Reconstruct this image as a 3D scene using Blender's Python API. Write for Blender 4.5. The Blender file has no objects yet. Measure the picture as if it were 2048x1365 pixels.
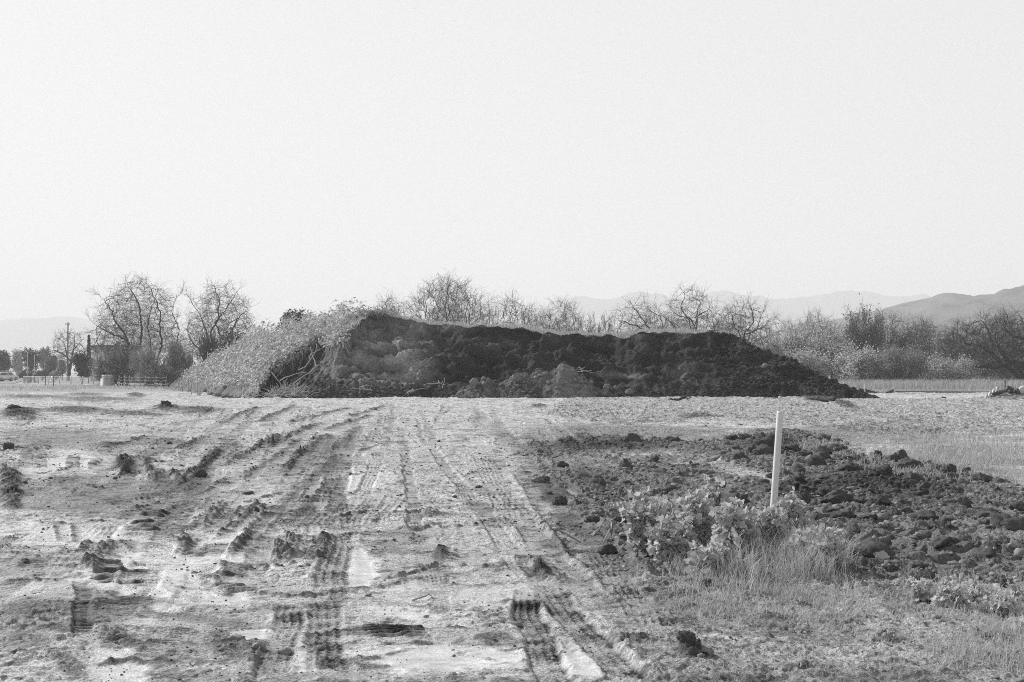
import bpy, math, random
import numpy as np

# ---------------------------------------------------------------- camera, world, sun, exposure
S = bpy.context.scene
COL = S.collection
F, CX, CY, HZ, CAMH = 2844.0, 1024.0, 682.5, 744.0, 1.6      # the photograph is 2048 px wide; horizon row 744
cam_d = bpy.data.cameras.new('camera'); cam_d.sensor_width = 36.0; cam_d.lens = 50.0
cam_d.clip_start = 0.1; cam_d.clip_end = 30000.0
cam = bpy.data.objects.new('camera', cam_d); COL.objects.link(cam)
PITCH = math.atan((HZ - CY) / F)
cam.location = (0, 0, CAMH); cam.rotation_euler = (math.pi / 2 + PITCH, 0, 0)
S.camera = cam

SUN_AZ, SUN_EL = math.radians(54), math.radians(34)         # left of the viewing direction, height
world = bpy.data.worlds.new('World'); S.world = world; world.use_nodes = True
nt = world.node_tree; nt.nodes.clear()
out = nt.nodes.new('ShaderNodeOutputWorld'); bg = nt.nodes.new('ShaderNodeBackground')
sky = nt.nodes.new('ShaderNodeTexSky'); sky.sky_type = 'NISHITA'; sky.sun_disc = False
sky.sun_elevation = SUN_EL; sky.sun_rotation = -SUN_AZ
sky.air_density = 1.0; sky.dust_density = 2.0; sky.ozone_density = 1.0
bw = nt.nodes.new('ShaderNodeRGBToBW')                       # black-and-white film
pw = nt.nodes.new('ShaderNodeMath'); pw.operation = 'POWER'; pw.inputs[1].default_value = 0.15   # even winter overcast veil
ml = nt.nodes.new('ShaderNodeMath'); ml.operation = 'MULTIPLY'; ml.inputs[1].default_value = 3.95
nt.links.new(sky.outputs[0], bw.inputs[0]); nt.links.new(bw.outputs[0], pw.inputs[0]); nt.links.new(pw.outputs[0], ml.inputs[0])
wtc = nt.nodes.new('ShaderNodeTexCoord'); sxyz = nt.nodes.new('ShaderNodeSeparateXYZ'); mr = nt.nodes.new('ShaderNodeMapRange')   # bright veil low down, deeper sky overhead
nt.links.new(wtc.outputs['Generated'], sxyz.inputs[0]); nt.links.new(sxyz.outputs['Z'], mr.inputs['Value'])
mr.inputs['From Min'].default_value = 0.25; mr.inputs['From Max'].default_value = 0.8; mr.inputs['To Min'].default_value = 1.0; mr.inputs['To Max'].default_value = 0.24
m2 = nt.nodes.new('ShaderNodeMath'); m2.operation = 'MULTIPLY'; nt.links.new(ml.outputs[0], m2.inputs[0]); nt.links.new(mr.outputs[0], m2.inputs[1])
nt.links.new(m2.outputs[0], bg.inputs['Color']); bg.inputs['Strength'].default_value = 0.15
nt.links.new(bg.outputs[0], out.inputs['Surface'])

sun_d = bpy.data.lights.new('sun', 'SUN'); sun_d.energy = 5.0; sun_d.angle = math.radians(0.55); sun_d.color = (1, 1, 1)
sun = bpy.data.objects.new('sun', sun_d); COL.objects.link(sun)
sun.rotation_euler = (math.pi / 2 - SUN_EL, 0, math.pi + SUN_AZ)   # lamp shines along its -Z
sun.location = (-60, 40, 60)
S.view_settings.view_transform = 'Standard'; S.view_settings.look = 'None'
S.view_settings.exposure = 0.22; S.view_settings.gamma = 1.0; S.view_settings.use_curve_mapping = False
cy = S.cycles
cy.max_bounces = 6; cy.diffuse_bounces = 2; cy.glossy_bounces = 2; cy.transmission_bounces = 3
cy.transparent_max_bounces = 6; cy.volume_bounces = 1
cy.use_denoising = False; cy.pixel_filter_type = 'BLACKMAN_HARRIS'; cy.filter_width = 1.0
cy.sample_clamp_indirect = 4.0
cy.caustics_reflective = False; cy.caustics_refractive = False

# ---------------------------------------------------------------- numbers: projection, noise
RNG = np.random.default_rng(7)
def gpt(px, py, z=0.0):
    """the ground point the photograph shows at (px, py)"""
    y = F * (CAMH - z) / max(py - HZ, 0.5)
    return ((px - CX) * y / F, y)
def ppt(px, py, y):
    """the point at distance y that the photograph shows at (px, py)"""
    return ((px - CX) * y / F, y, CAMH + (HZ - py) * y / F)

def _h(ix, iy, seed):
    n = ix.astype(np.uint32) * np.uint32(374761393) + iy.astype(np.uint32) * np.uint32(668265263) + np.uint32((seed * 974634777) & 0xffffffff)
    n = (n ^ (n >> np.uint32(13))) * np.uint32(1274126177)
    return n ^ (n >> np.uint32(16))
def noise(x, y, seed=0):
    """gradient noise, about -1..1"""
    x = np.asarray(x, np.float32); y = np.asarray(y, np.float32)
    fx = np.floor(x); fy = np.floor(y); ix = fx.astype(np.int64); iy = fy.astype(np.int64)
    x = x - fx; y = y - fy
    u = x * x * x * (x * (x * 6 - 15) + 10); v = y * y * y * (y * (y * 6 - 15) + 10)
    def g(a, b):
        ang = _h(ix + a, iy + b, seed).astype(np.float32) * np.float32(2 * math.pi / 4294967296.0)
        return np.cos(ang) * (x - a) + np.sin(ang) * (y - b)
    r = (g(0, 0) * (1 - u) + g(1, 0) * u) * (1 - v) + (g(0, 1) * (1 - u) + g(1, 1) * u) * v
    return r * 1.5
def fbm(x, y, octv=4, seed=0, gain=0.5):
    r = 0; a = 1.0; t = 0
    for k in range(octv):
        r = r + a * noise(x * 2 ** k + 17.3 * k, y * 2 ** k - 9.1 * k, seed + k); t += a; a *= gain
    return r / t * 1.4
def worley(x, y, seed=0):
    """distance to the nearest scattered point, and a random value of that point"""
    x = np.asarray(x, np.float32); y = np.asarray(y, np.float32)
    ix = np.floor(x).astype(np.int64); iy = np.floor(y).astype(np.int64)
    best = np.full(x.shape, 9.0, np.float32); val = np.zeros(x.shape, np.float32)
    for a in (-1, 0, 1):
        for b in (-1, 0, 1):
            h1 = _h(ix + a, iy + b, seed)
            qx = ix + a + (h1 & np.uint32(0xffff)).astype(np.float32) / 65536
            qy = iy + b + (h1 >> np.uint32(16)).astype(np.float32) / 65536
            d = (x - qx) ** 2 + (y - qy) ** 2
            m = d < best
            best = np.where(m, d, best)
            val = np.where(m, (h1 % np.uint32(1009)).astype(np.float32) / 1009, val)
    return np.sqrt(best), val
def sstep(a, b, x):
    t = np.clip((x - a) / (b - a), 0, 1); return t * t * (3 - 2 * t)
def inpoly(px, py, poly):
    r = np.zeros(px.shape, bool); n = len(poly)
    for i in range(n):
        x1, y1 = poly[i]; x2, y2 = poly[(i + 1) % n]
        if y1 == y2: continue
        c = (py > min(y1, y2)) & (py <= max(y1, y2))
        r ^= c & (px < (x2 - x1) * (py - y1) / (y2 - y1) + x1)
    return r

# ---------------------------------------------------------------- building meshes
def tag(o, label=None, cat=None, group=None, kind=None):
    if label: o['label'] = label
    if cat: o['category'] = cat
    if group: o['group'] = group
    if kind: o['kind'] = kind
    return o
def mesh_np(name, v, faces, mat, parent=None, smooth=False, attrs=None):
    """v: (N,3); faces: one (M,k) array or a list of such arrays"""
    if not isinstance(faces, (list, tuple)): faces = [faces]
    faces = [np.asarray(f, np.int32) for f in faces if len(f)]
    me = bpy.data.meshes.new(name)
    me.vertices.add(len(v)); me.vertices.foreach_set('co', np.ascontiguousarray(v, np.float32).ravel())
    tot = np.concatenate([np.full(len(f), f.shape[1], np.int32) for f in faces])
    loops = np.concatenate([f.ravel() for f in faces])
    me.loops.add(len(loops)); me.loops.foreach_set('vertex_index', loops)
    me.polygons.add(len(tot))
    me.polygons.foreach_set('loop_start', np.concatenate([[0], np.cumsum(tot)[:-1]]).astype(np.int32))
    me.update(calc_edges=True); me.validate()
    if smooth: me.polygons.foreach_set('use_smooth', np.ones(len(me.polygons), bool))
    for k, a in (attrs or {}).items():
        at = me.attributes.new(k, 'FLOAT', 'POINT'); at.data.foreach_set('value', np.ascontiguousarray(a, np.float32))
    if mat is not None: me.materials.append(mat)
    o = bpy.data.objects.new(name, me); COL.objects.link(o)
    if parent is not None: o.parent = parent
    return o
def empty(name, loc=(0, 0, 0), rz=0.0):
    o = bpy.data.objects.new(name, None); COL.objects.link(o)
    o.location = loc; o.rotation_euler = (0, 0, rz); o.empty_display_size = 0.3
    return o
class MB:
    """collects plain shapes into one mesh"""
    def __init__(self): self.v = []; self.f = {}; self.n = 0
    def add(self, v, faces):
        v = np.asarray(v, float)
        for f in faces:
            f = [i + self.n for i in f]; self.f.setdefault(len(f), []).append(f)
        self.v.append(v); self.n += len(v); return self
    def box(self, c, s, rz=0.0, rx=0.0, ry=0.0, taper=1.0):
        q = np.array([(-1, -1, -1), (1, -1, -1), (1, 1, -1), (-1, 1, -1), (-1, -1, 1), (1, -1, 1), (1, 1, 1), (-1, 1, 1)], float) * 0.5
        q[4:, :2] *= taper
        q = q * np.array(s); q = q @ rotm(rx, ry, rz).T + np.array(c)
        return self.add(q, [(0, 3, 2, 1), (4, 5, 6, 7), (0, 1, 5, 4), (1, 2, 6, 5), (2, 3, 7, 6), (3, 0, 4, 7)])
    def tube(self, pts, r, n=8, cap=True):
        v, f = tubes([(np.asarray(pts, float), np.broadcast_to(np.asarray(r, float), (len(pts),)))], n)
        self.add(v, f.tolist())
        if cap:
            b = self.n - len(v); k = len(pts)
            for ring, rev in ((0, True), (k - 1, False)):
                q = [b + ring * n + i for i in range(n)]
                if rev: q = q[::-1]
                self.f.setdefault(n, []).append(q)
        return self
    def prism(self, outline, y0, y1):
        """outline in x,z carried from y0 to y1"""
        k = len(outline); v = [(x, y0, z) for x, z in outline] + [(x, y1, z) for x, z in outline]
        return self.add(v, [list(range(k)), list(range(2 * k - 1, k - 1, -1))] + [(i, i + k, (i + 1) % k + k, (i + 1) % k) for i in range(k)])
    def build(self, name, mat, parent=None, smooth=False):
        return mesh_np(name, np.concatenate(self.v), [np.array(f) for f in self.f.values()], mat, parent, smooth)
def rotm(rx, ry, rz):
    cx, sx, cy_, sy, cz, sz = math.cos(rx), math.sin(rx), math.cos(ry), math.sin(ry), math.cos(rz), math.sin(rz)
    return np.array([[cz, -sz, 0], [sz, cz, 0], [0, 0, 1]]) @ np.array([[cy_, 0, sy], [0, 1, 0], [-sy, 0, cy_]]) @ np.array([[1, 0, 0], [0, cx, -sx], [0, sx, cx]])
def tubes(lines, n):
    """many tapered tubes of n sides: list of (points (k,3), radii (k,)) -> vertices, quads; lines of equal length are done together"""
    V = []; Q = []; base = 0
    by = {}
    for p, r in lines: by.setdefault(len(p), []).append((p, r))
    ang = np.arange(n) * 2 * math.pi / n
    for k, ls in by.items():
        P = np.array([a for a, _ in ls], float); R = np.array([b for _, b in ls], float)
        T = np.gradient(P, axis=1); T /= np.linalg.norm(T, axis=2, keepdims=True) + 1e-9
        ref = np.where(np.abs(T[:, :1, 2:3]) > 0.8, np.array([1.0, 0, 0]), np.array([0, 0, 1.0]))
        A = np.cross(T, np.broadcast_to(ref, T.shape)); A /= np.linalg.norm(A, axis=2, keepdims=True) + 1e-9
        B = np.cross(T, A)
        v = P[:, :, None] + R[:, :, None, None] * (A[:, :, None] * np.cos(ang)[None, None, :, None] + B[:, :, None] * np.sin(ang)[None, None, :, None])
        m = len(ls); V.append(v.reshape(-1, 3))
        b = base + (np.arange(m) * k * n)[:, None, None] + (np.arange(k - 1) * n)[None, :, None]
        i = np.arange(n)[None, None, :]; j = (i + 1) % n
        Q.append(np.stack([b + i, b + j, b + n + j, b + n + i], -1).reshape(-1, 4)); base += m * k * n
    return np.concatenate(V), np.concatenate(Q)

# ---------------------------------------------------------------- materials (all grey: the place is seen on black-and-white film)
def gmat(name, val, rough=0.85, vary=0.15, scale=6.0, bump=0.0, bscale=30.0, spec=0.3, attr=None, wet=None, translucent=0.0, coords='Object', vscale2=None, detail=6.0, fleck=0.0, fscale=60.0):
    m = bpy.data.materials.new(name); m.use_nodes = True; t = m.node_tree; t.nodes.clear()
    N = lambda k: t.nodes.new(k)
    o = N('ShaderNodeOutputMaterial'); b = N('ShaderNodeBsdfPrincipled'); L = t.links.new
    tc = N('ShaderNodeTexCoord')
    def tex(sc, det=detail, rgh=0.6):
        x = N('ShaderNodeTexNoise'); x.inputs['Scale'].default_value = sc; x.inputs['Detail'].default_value = det
        x.inputs['Roughness'].default_value = rgh; L(tc.outputs[coords], x.inputs['Vector']); return x.outputs['Fac']
    def math_(op, a, c):
        x = N('ShaderNodeMath'); x.operation = op
        for i, q in enumerate((a, c)):
            if isinstance(q, (int, float)): x.inputs[i].default_value = q
            else: L(q, x.inputs[i])
        return x.outputs[0]
    if attr:
        a = N('ShaderNodeAttribute'); a.attribute_name = attr; base = a.outputs['Fac']
    else: base = val
    fac = math_('MULTIPLY_ADD', tex(scale), 2.0 * vary * 2); fac.node.inputs[2].default_value = 1.0 - 2.0 * vary
    colr = math_('MULTIPLY', fac, base)
    if vscale2:
        f2 = math_('MULTIPLY_ADD', tex(vscale2), 2.0 * vary * 2); f2.node.inputs[2].default_value = 1.0 - 2.0 * vary
        colr = math_('MULTIPLY', colr, f2)
    if fleck:  # dark flecks: shade of small lumps put into the colour
        rmp = N('ShaderNodeMapRange'); rmp.inputs['From Min'].default_value = 0.40; rmp.inputs['From Max'].default_value = 0.56; rmp.inputs['To Min'].default_value = 1.0 - fleck; rmp.inputs['To Max'].default_value = 1.08
        L(tex(fscale, 3.0, 0.7), rmp.inputs['Value']); fk_ = rmp.outputs[0]
        if wet:                                              # wet patches fade out the painted lump shade
            w0 = N('ShaderNodeAttribute'); w0.attribute_name = wet; mxn = N('ShaderNodeMix'); L(w0.outputs['Fac'], mxn.inputs[0]); L(fk_, mxn.inputs[2]); mxn.inputs[3].default_value = 1.0; fk_ = mxn.outputs[0]
        colr = math_('MULTIPLY', colr, fk_)
    mx = math_('MAXIMUM', colr, 0.004)
    L(mx, b.inputs['Base Color'])
    b.inputs['Roughness'].default_value = rough; b.inputs['Specular IOR Level'].default_value = spec
    if wet:
        w = N('ShaderNodeAttribute'); w.attribute_name = wet
        r = math_('MULTIPLY_ADD', w.outputs['Fac'], -(rough - 0.16)); r.node.inputs[2].default_value = rough
        rn = math_('MULTIPLY', r, math_('ADD', math_('MULTIPLY', tex(9.0), 0.7), 0.65))
        L(rn, b.inputs['Roughness'])
        s2 = math_('MULTIPLY_ADD', w.outputs['Fac'], 0.6); s2.node.inputs[2].default_value = spec
        L(s2, b.inputs['Specular IOR Level'])
    if bump > 0:
        bp = N('ShaderNodeBump'); bp.inputs['Distance'].default_value = bump; bp.inputs['Strength'].default_value = 1.0
        h = tex(bscale, 5.0, 0.65)
        if wet:
            k = math_('MULTIPLY_ADD', w.outputs['Fac'], -0.85); k.node.inputs[2].default_value = 1.0
            h = math_('MULTIPLY', h, k)
        L(h, bp.inputs['Height']); L(bp.outputs[0], b.inputs['Normal'])
    sh = b.outputs[0]
    if translucent:
        tr = N('ShaderNodeBsdfTranslucent'); L(mx, tr.inputs['Color'])
        ms = N('ShaderNodeMixShader'); ms.inputs[0].default_value = translucent
        L(sh, ms.inputs[1]); L(tr.outputs[0], ms.inputs[2]); sh = ms.outputs[0]
    L(sh, o.inputs['Surface']); return m
M_ground = gmat('ground soil', 0.3, 0.9, 0.24, 4.0, 0.038, 42.0, 0.25, attr='soil', wet='wet', vscale2=30.0, fleck=0.42, fscale=55.0)
M_field = gmat('field soil', 0.36, 0.95, 0.25, 0.15, 0.03, 3.0, 0.2)
M_clod = gmat('dark clay clod', 0.075, 0.95, 0.22, 9.0, 0.012, 60.0, 0.2)
M_clodpale = gmat('dry pale clod', 0.27, 0.95, 0.2, 9.0, 0.01, 60.0, 0.2)
M_mound = gmat('stockpile soil', 0.06, 0.95, 0.24, 0.9, 0.12, 6.0, 0.15, attr='soil', vscale2=5.0, fleck=0.4, fscale=9.0)
M_hill = gmat('hill grass', 0.22, 0.95, 0.12, 0.012, 0.0, 1.0, 0.1, vscale2=0.08)
M_range = gmat('far range scrub', 0.10, 0.95, 0.2, 0.006, 0.0, 1.0, 0.1)
M_bark = gmat('bark', 0.07, 0.95, 0.2, 3.0, 0.0, 1.0, 0.1)
M_twig = gmat('twig', 0.15, 0.95, 0.15, 3.0, 0.0, 1.0, 0.1)
M_twigpale = gmat('pale twig', 0.36, 0.95, 0.15, 3.0, 0.0, 1.0, 0.1)
M_leafpale = gmat('pale leaf', 0.62, 0.6, 0.2, 1.3, 0, 1, 0.4, translucent=0.45)
M_leafmid = gmat('grey leaf', 0.30, 0.6, 0.22, 1.3, 0, 1, 0.35, translucent=0.4)
M_leafdark = gmat('dark leaf', 0.09, 0.55, 0.25, 1.3, 0, 1, 0.4, translucent=0.15)
M_ivy = gmat('ground cover leaf', 0.50, 0.65, 0.35, 0.9, 0, 1, 0.3, translucent=0.3)
M_weed = gmat('weed leaf', 0.55, 0.5, 0.15, 14.0, 0.001, 90.0, 0.45, translucent=0.45)
M_stem = gmat('weed stem', 0.34, 0.7, 0.15, 10.0)
M_grass = gmat('grass blade', 0.5, 0.6, 0.3, 2.0, 0, 1, 0.4, translucent=0.3)
M_drygrass = gmat('dry grass blade', 0.48, 0.7, 0.25, 2.0, 0, 1, 0.3, translucent=0.35)
M_plastic = gmat('white pipe plastic', 0.70, 0.55, 0.06, 25.0, 0.0006, 120.0, 0.4)
M_wood = gmat('weathered wood', 0.34, 0.9, 0.25, 8.0, 0.002, 60.0, 0.2)
M_concrete = gmat('concrete', 0.48, 0.9, 0.12, 3.0, 0.004, 25.0, 0.2)
M_metal = gmat('galvanised metal', 0.45, 0.5, 0.08, 10.0, spec=0.6)
M_darkmetal = gmat('dark metal', 0.04, 0.5, 0.1, 10.0, spec=0.5)
M_white = gmat('white paint', 0.78, 0.4, 0.04, 4.0, spec=0.5)
M_wall = gmat('plaster wall', 0.14, 0.9, 0.08, 0.6, spec=0.2)
M_glass = gmat('dark glass', 0.03, 0.08, 0.05, 4.0, spec=0.8)
M_rubber = gmat('tyre rubber', 0.03, 0.8, 0.1, 10.0)
M_fabric = gmat('fence fabric', 0.09, 0.8, 0.15, 4.0, 0.004, 12.0, 0.3)
M_palefabric = gmat('pale fabric', 0.62, 0.85, 0.15, 4.0, 0.004, 12.0, 0.2, translucent=0.2)
M_tarp = gmat('pale striped sheeting', 0.55, 0.5, 0.2, 4.0, 0.01, 9.0, 0.4)
M_asphalt = gmat('asphalt', 0.3, 0.9, 0.1, 1.0, spec=0.2)
GROUND_STEP = 0.00052
HAZE = 0.00038
# ---------------------------------------------------------------- ground: one finely cut sheet in front, a coarse sheet out to the horizon
APY = -6.0                                                   # apex of the fan of rows, behind the camera
R0, R1, KR = 10.0, 122.0, GROUND_STEP * 1.8
NTH = int(0.86 / GROUND_STEP); TH0 = -0.43
NR = int(math.log(R1 / R0) / KR) + 1
rr = R0 * np.exp(KR * np.arange(NR)); th = TH0 + 0.86 * np.arange(NTH) / (NTH - 1)
RRg, THg = np.meshgrid(rr, th, indexing='ij')
GX = (RRg * np.sin(THg)).astype(np.float32).ravel(); GY = (RRg * np.cos(THg) + APY).astype(np.float32).ravel()
GPX = (CX + F * GX / np.maximum(GY, 1.0)).astype(np.float32); GPY = (HZ + F * CAMH / np.maximum(GY, 1.0)).astype(np.float32)
H = np.zeros(GX.shape, np.float32); ALB = np.full(GX.shape, 0.70, np.float32); WET = np.zeros(GX.shape, np.float32)
ROUGHN = np.zeros(GX.shape, np.float32)                      # how cloddy the soil is
DEN = np.zeros(GX.shape, np.float32)                         # how many loose crumbs lie there
n1 = fbm(GX * 0.9, GY * 0.9, 3, 11); n2 = fbm(GX * 3.1, GY * 3.1, 3, 23); n3 = fbm(GX * 0.25, GY * 0.25, 3, 31)
n4 = fbm(GX * 11, GY * 11, 3, 77)
EDGE = n1 * 0.6 + n2 * 0.5 + n4 * 0.25

def blob(px, py, rx, ry, rot=0.0, soft=0.55):
    """soft patch round a photographed spot, ragged by world-space noise"""
    c, s = math.cos(rot), math.sin(rot); dx = GPX - px; dy = GPY - py
    u = (dx * c + dy * s) / rx; v = (-dx * s + dy * c) / ry
    d = np.sqrt(u * u + v * v) + EDGE * 0.55
    return 1 - sstep(1 - soft, 1 + soft * 0.4, d)
def region(poly, soft=30.0):
    """soft polygon: membership smoothed by jittering the edge with world noise"""
    a = inpoly(GPX + EDGE * soft, GPY + n2 * soft * 0.35 * np.clip((GPY - HZ) / 200, 0.1, 1.5), poly)
    b = inpoly(GPX - n2 * soft, GPY + n1 * soft * 0.25 * np.clip((GPY - HZ) / 200, 0.1, 1.5), poly)
    return (a.astype(np.float32) + b.astype(np.float32)) * 0.5
def setv(arr, m, val): arr += m * (val - arr)

# broad lie of the land
H += 0.05 * n3 + 0.018 * n1
# --- soil kinds
churn = region([(1035, 890), (1200, 872), (1370, 885), (1470, 880), (1560, 868), (1660, 882), (1720, 915), (1860, 930), (2080, 985), (2600, 1060), (2600, 1260), (2080, 1190), (1850, 1165), (1690, 1165), (1560, 1160), (1400, 1165), (1250, 1150), (1180, 1115), (1120, 1040), (1150, 985), (1090, 950)], 48)
churn = np.clip(churn * (0.9 + 0.5 * n1 + 0.35 * n2), 0, 1)
lightlane = np.clip(blob(1330, 912, 130, 16, 0.10) + blob(1480, 945, 110, 14, 0.22) + blob(1180, 925, 120, 18), 0, 1)
churn *= 1 - 0.75 * lightlane
right = region([(1040, 1000), (1200, 1150), (1700, 1165), (2080, 1190), (2080, 1420), (1330, 1420), (1230, 1260), (1120, 1130)], 30)
rough = region([(1150, 796), (2080, 800), (2080, 872), (1700, 862), (1450, 840), (1250, 850), (1080, 830)], 26)
midgrey = np.clip(blob(1250, 870, 260, 26) + blob(1180, 960, 120, 40, 0.5) + blob(1700, 872, 300, 20), 0, 1)
leftdamp = np.clip(blob(150, 985, 260, 45) + blob(330, 990, 120, 30) + blob(260, 1220, 260, 50) + blob(60, 1260, 100, 60) + blob(620, 925, 110, 40, -0.4) + blob(120, 880, 150, 28), 0, 1)
setv(ALB, 0.65 * midgrey, 0.2); setv(ALB, 0.5 * right, 0.32); setv(ALB, 0.55 * leftdamp, 0.2)
setv(ALB, 0.88 * churn, 0.105); setv(ALB, 0.7 * blob(1830, 1095, 260, 46, .16), 0.22); setv(ALB, 0.6 * blob(1900, 940, 200, 22, .1), 0.22); setv(ALB, 0.45 * rough, 0.40); setv(ALB, 0.75 * np.clip(blob(1240, 960, 200, 62) + blob(1330, 910, 220, 22, .05), 0, 1) * sstep(-.3, .4, n1 - n2 + .2), 0.24)
gr = np.clip(blob(1930, 915, 170, 34) + blob(1500, 1190, 190, 45, 0.1) + blob(1980, 1290, 140, 46), 0, 1)
setv(ALB, 0.5 * gr, 0.22)
ALB *= 1 + 0.22 * n1 + 0.25 * n2
ROUGHN = np.clip(churn * 1.0 + rough * 0.7 + right * 0.42 + midgrey * 0.25 + 0.10, 0, 1.2)
DEN = np.clip(churn * 1.0 + right * 0.3 + rough * 0.35, 0, 1)

def dark(px, py, rx, ry, rot=0.0, val=0.10, k=0.85, h=0.0, rg=0.0, den=0.0):
    m = blob(px, py, rx, ry, rot); setv(ALB, k * m, val)
    if h: H[:] += 0.6 * h * m * (0.7 + 0.6 * n2 + 0.5 * n4)
    if rg: ROUGHN[:] = np.maximum(ROUGHN, rg * m)
    if den: DEN[:] = np.maximum(DEN, den * m)
# heaps and dark patches in the left and far middle
for a in [(40, 832, 45, 14, 0, .09, .9, .22, .9, .8), (150, 822, 80, 9, 0, .13, .8, .14, .6, .5), (330, 818, 30, 8, 0, .07, .9, .12, .9, .9), (400, 822, 60, 8, 0, .12, .8, .10, .7, .6),
          (70, 795, 90, 5, 0, .15, .7, .10, .3, .2), (200, 800, 90, 6, 0, .16, .7, .1, .3, .2), (270, 792, 22, 4, 0, .14, .8, .25, .3, .2), (170, 790, 50, 4, 0, .14, .7, .1, .3, .2), (270, 829, 70, 6, 0, .14, .8, .08, .7, .5),
          (20, 930, 30, 50, 0, .12, .7, .05, .8, .4), (75, 905, 45, 22, 0, .13, .7, .07, .7, .3), (25, 985, 24, 50, 0, .11, .8, .06, .8, .5), (255, 935, 30, 22, .5, .10, .8, .07, .7, .4), (390, 960, 40, 26, -.5, .12, .8, .06, .7, .4), (330, 960, 30, 20, .9, .12, .7, .05, .6, .3),
          (130, 955, 40, 20, 0, .13, .6, .03, .5, .2), (215, 895, 40, 16, 0, .16, .6, .05, .6, .3), (330, 885, 50, 12, 0, .16, .6, .05, .6, .3), (290, 1065, 60, 14, 0, .12, .5, 0, .5, .3),
          (1200, 795, 28, 6, 0, .08, .9, .18, .8, .8), (1075, 814, 22, 4, 0, .10, .8, .1, .8, .5), (1640, 800, 40, 5, 0, .08, .9, .15, .9, .9), (1690, 812, 30, 8, .3, .10, .8, .12, .9, .6), (1395, 835, 45, 7, 0, .14, .7, .08, .6, .3),
          (1540, 893, 60, 20, 0, .05, .95, .15, .9, 1), (1200, 893, 150, 10, 0, .07, .9, .06, .9, .9), (1610, 985, 90, 26, 0, .055, .9, .05, 1, 1), (1780, 975, 160, 34, .12, .055, .9, .06, 1, 1), (1110, 985, 40, 26, .8, .09, .85, .05, .9, .7),
          (870, 1033, 40, 10, 0, .12, .7, .02, .5, .4), (880, 1105, 14, 16, 0, .11, .8, .03, .5, .4), (985, 1270, 45, 10, 0, .10, .7, .015, .5, .6), (860, 1225, 60, 12, .2, .14, .6, .01, .5, .5), (1380, 1310, 30, 16, 0, .07, .9, .05, .9, 1), (1270, 1280, 40, 14, 0, .10, .8, .03, .8, .7),
          (250, 1290, 70, 26, .3, .11, .7, .02, .6, .7), (480, 1290, 70, 40, .3, .12, .7, .02, .6, .8), (140, 1330, 60, 20, .4, .14, .6, .02, .5, .5), (265, 1190, 40, 8, 0, .12, .6, 0, .4, .3), (340, 1180, 22, 12, .6, .12, .7, .04, .4, .3)]:
    dark(*a)
# wet, smooth patches of pale mud; part of their sky gleam is put into the colour
wet = np.zeros_like(H)
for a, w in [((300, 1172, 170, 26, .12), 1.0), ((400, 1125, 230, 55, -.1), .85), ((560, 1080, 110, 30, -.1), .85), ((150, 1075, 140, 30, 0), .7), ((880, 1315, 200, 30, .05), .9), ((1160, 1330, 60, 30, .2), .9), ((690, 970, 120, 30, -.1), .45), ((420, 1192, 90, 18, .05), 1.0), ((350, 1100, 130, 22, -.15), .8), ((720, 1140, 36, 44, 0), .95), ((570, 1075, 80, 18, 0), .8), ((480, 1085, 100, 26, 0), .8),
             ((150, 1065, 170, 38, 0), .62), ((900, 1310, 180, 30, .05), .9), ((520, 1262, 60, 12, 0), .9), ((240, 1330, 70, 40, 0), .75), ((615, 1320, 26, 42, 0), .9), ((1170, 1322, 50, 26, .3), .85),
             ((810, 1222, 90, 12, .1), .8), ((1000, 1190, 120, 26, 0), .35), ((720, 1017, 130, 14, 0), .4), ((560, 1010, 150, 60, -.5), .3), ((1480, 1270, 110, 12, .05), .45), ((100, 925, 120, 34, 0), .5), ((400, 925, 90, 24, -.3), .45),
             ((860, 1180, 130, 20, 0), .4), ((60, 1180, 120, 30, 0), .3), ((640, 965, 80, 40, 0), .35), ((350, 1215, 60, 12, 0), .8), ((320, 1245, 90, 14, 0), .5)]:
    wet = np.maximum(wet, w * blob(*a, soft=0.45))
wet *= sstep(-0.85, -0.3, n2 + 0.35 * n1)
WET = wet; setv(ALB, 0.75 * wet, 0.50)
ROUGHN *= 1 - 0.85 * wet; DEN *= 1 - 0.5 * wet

# --- clods and crumbs pressed into the sheet
def lumps(cell, amp, mask, seed, alb=None, thr=0.0):
    i = np.nonzero(mask > 0.03)[0]
    if not len(i): return
    wx = GX[i] / cell + 0.35 * n2[i]; wy = GY[i] / cell + 0.35 * n1[i]
    d, v = worley(wx + 0.5 * n4[i], wy + 0.4 * n2[i], seed)
    keep = sstep(thr, thr + 0.15, v)
    b = np.clip(1.05 - d * 1.55 + 0.28 * n4[i], 0, 1) ** 0.8 * (0.25 + 0.75 * v) * keep
    H[i] += amp * b * mask[i]
lumps(0.34, 0.05, ROUGHN * sstep(0.35, 0.9, ROUGHN + 0.35 * n1), 101, thr=0.45)
lumps(0.15, 0.028, ROUGHN, 102, thr=0.35)
H += 0.075 * np.clip(ROUGHN - .15, 0, 1) * fbm(GX * 3.3, GY * 3.3, 6, 120, .68)
H += 0.03 * churn * (np.abs(fbm(GX * 7, GY * 7, 4, 141, .65)) - .2)
lumps(0.055, 0.020, np.clip(ROUGHN + 0.12 - 0.25 * wet, 0, 1.2), 103, thr=0.2)
fl = np.clip(0.9 - wet, 0.06, 1)
H += (0.008 * fbm(GX * 5, GY * 5, 4, 51) + 0.006 * fbm(GX * 17, GY * 17, 4, 52, .65)) * fl
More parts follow.
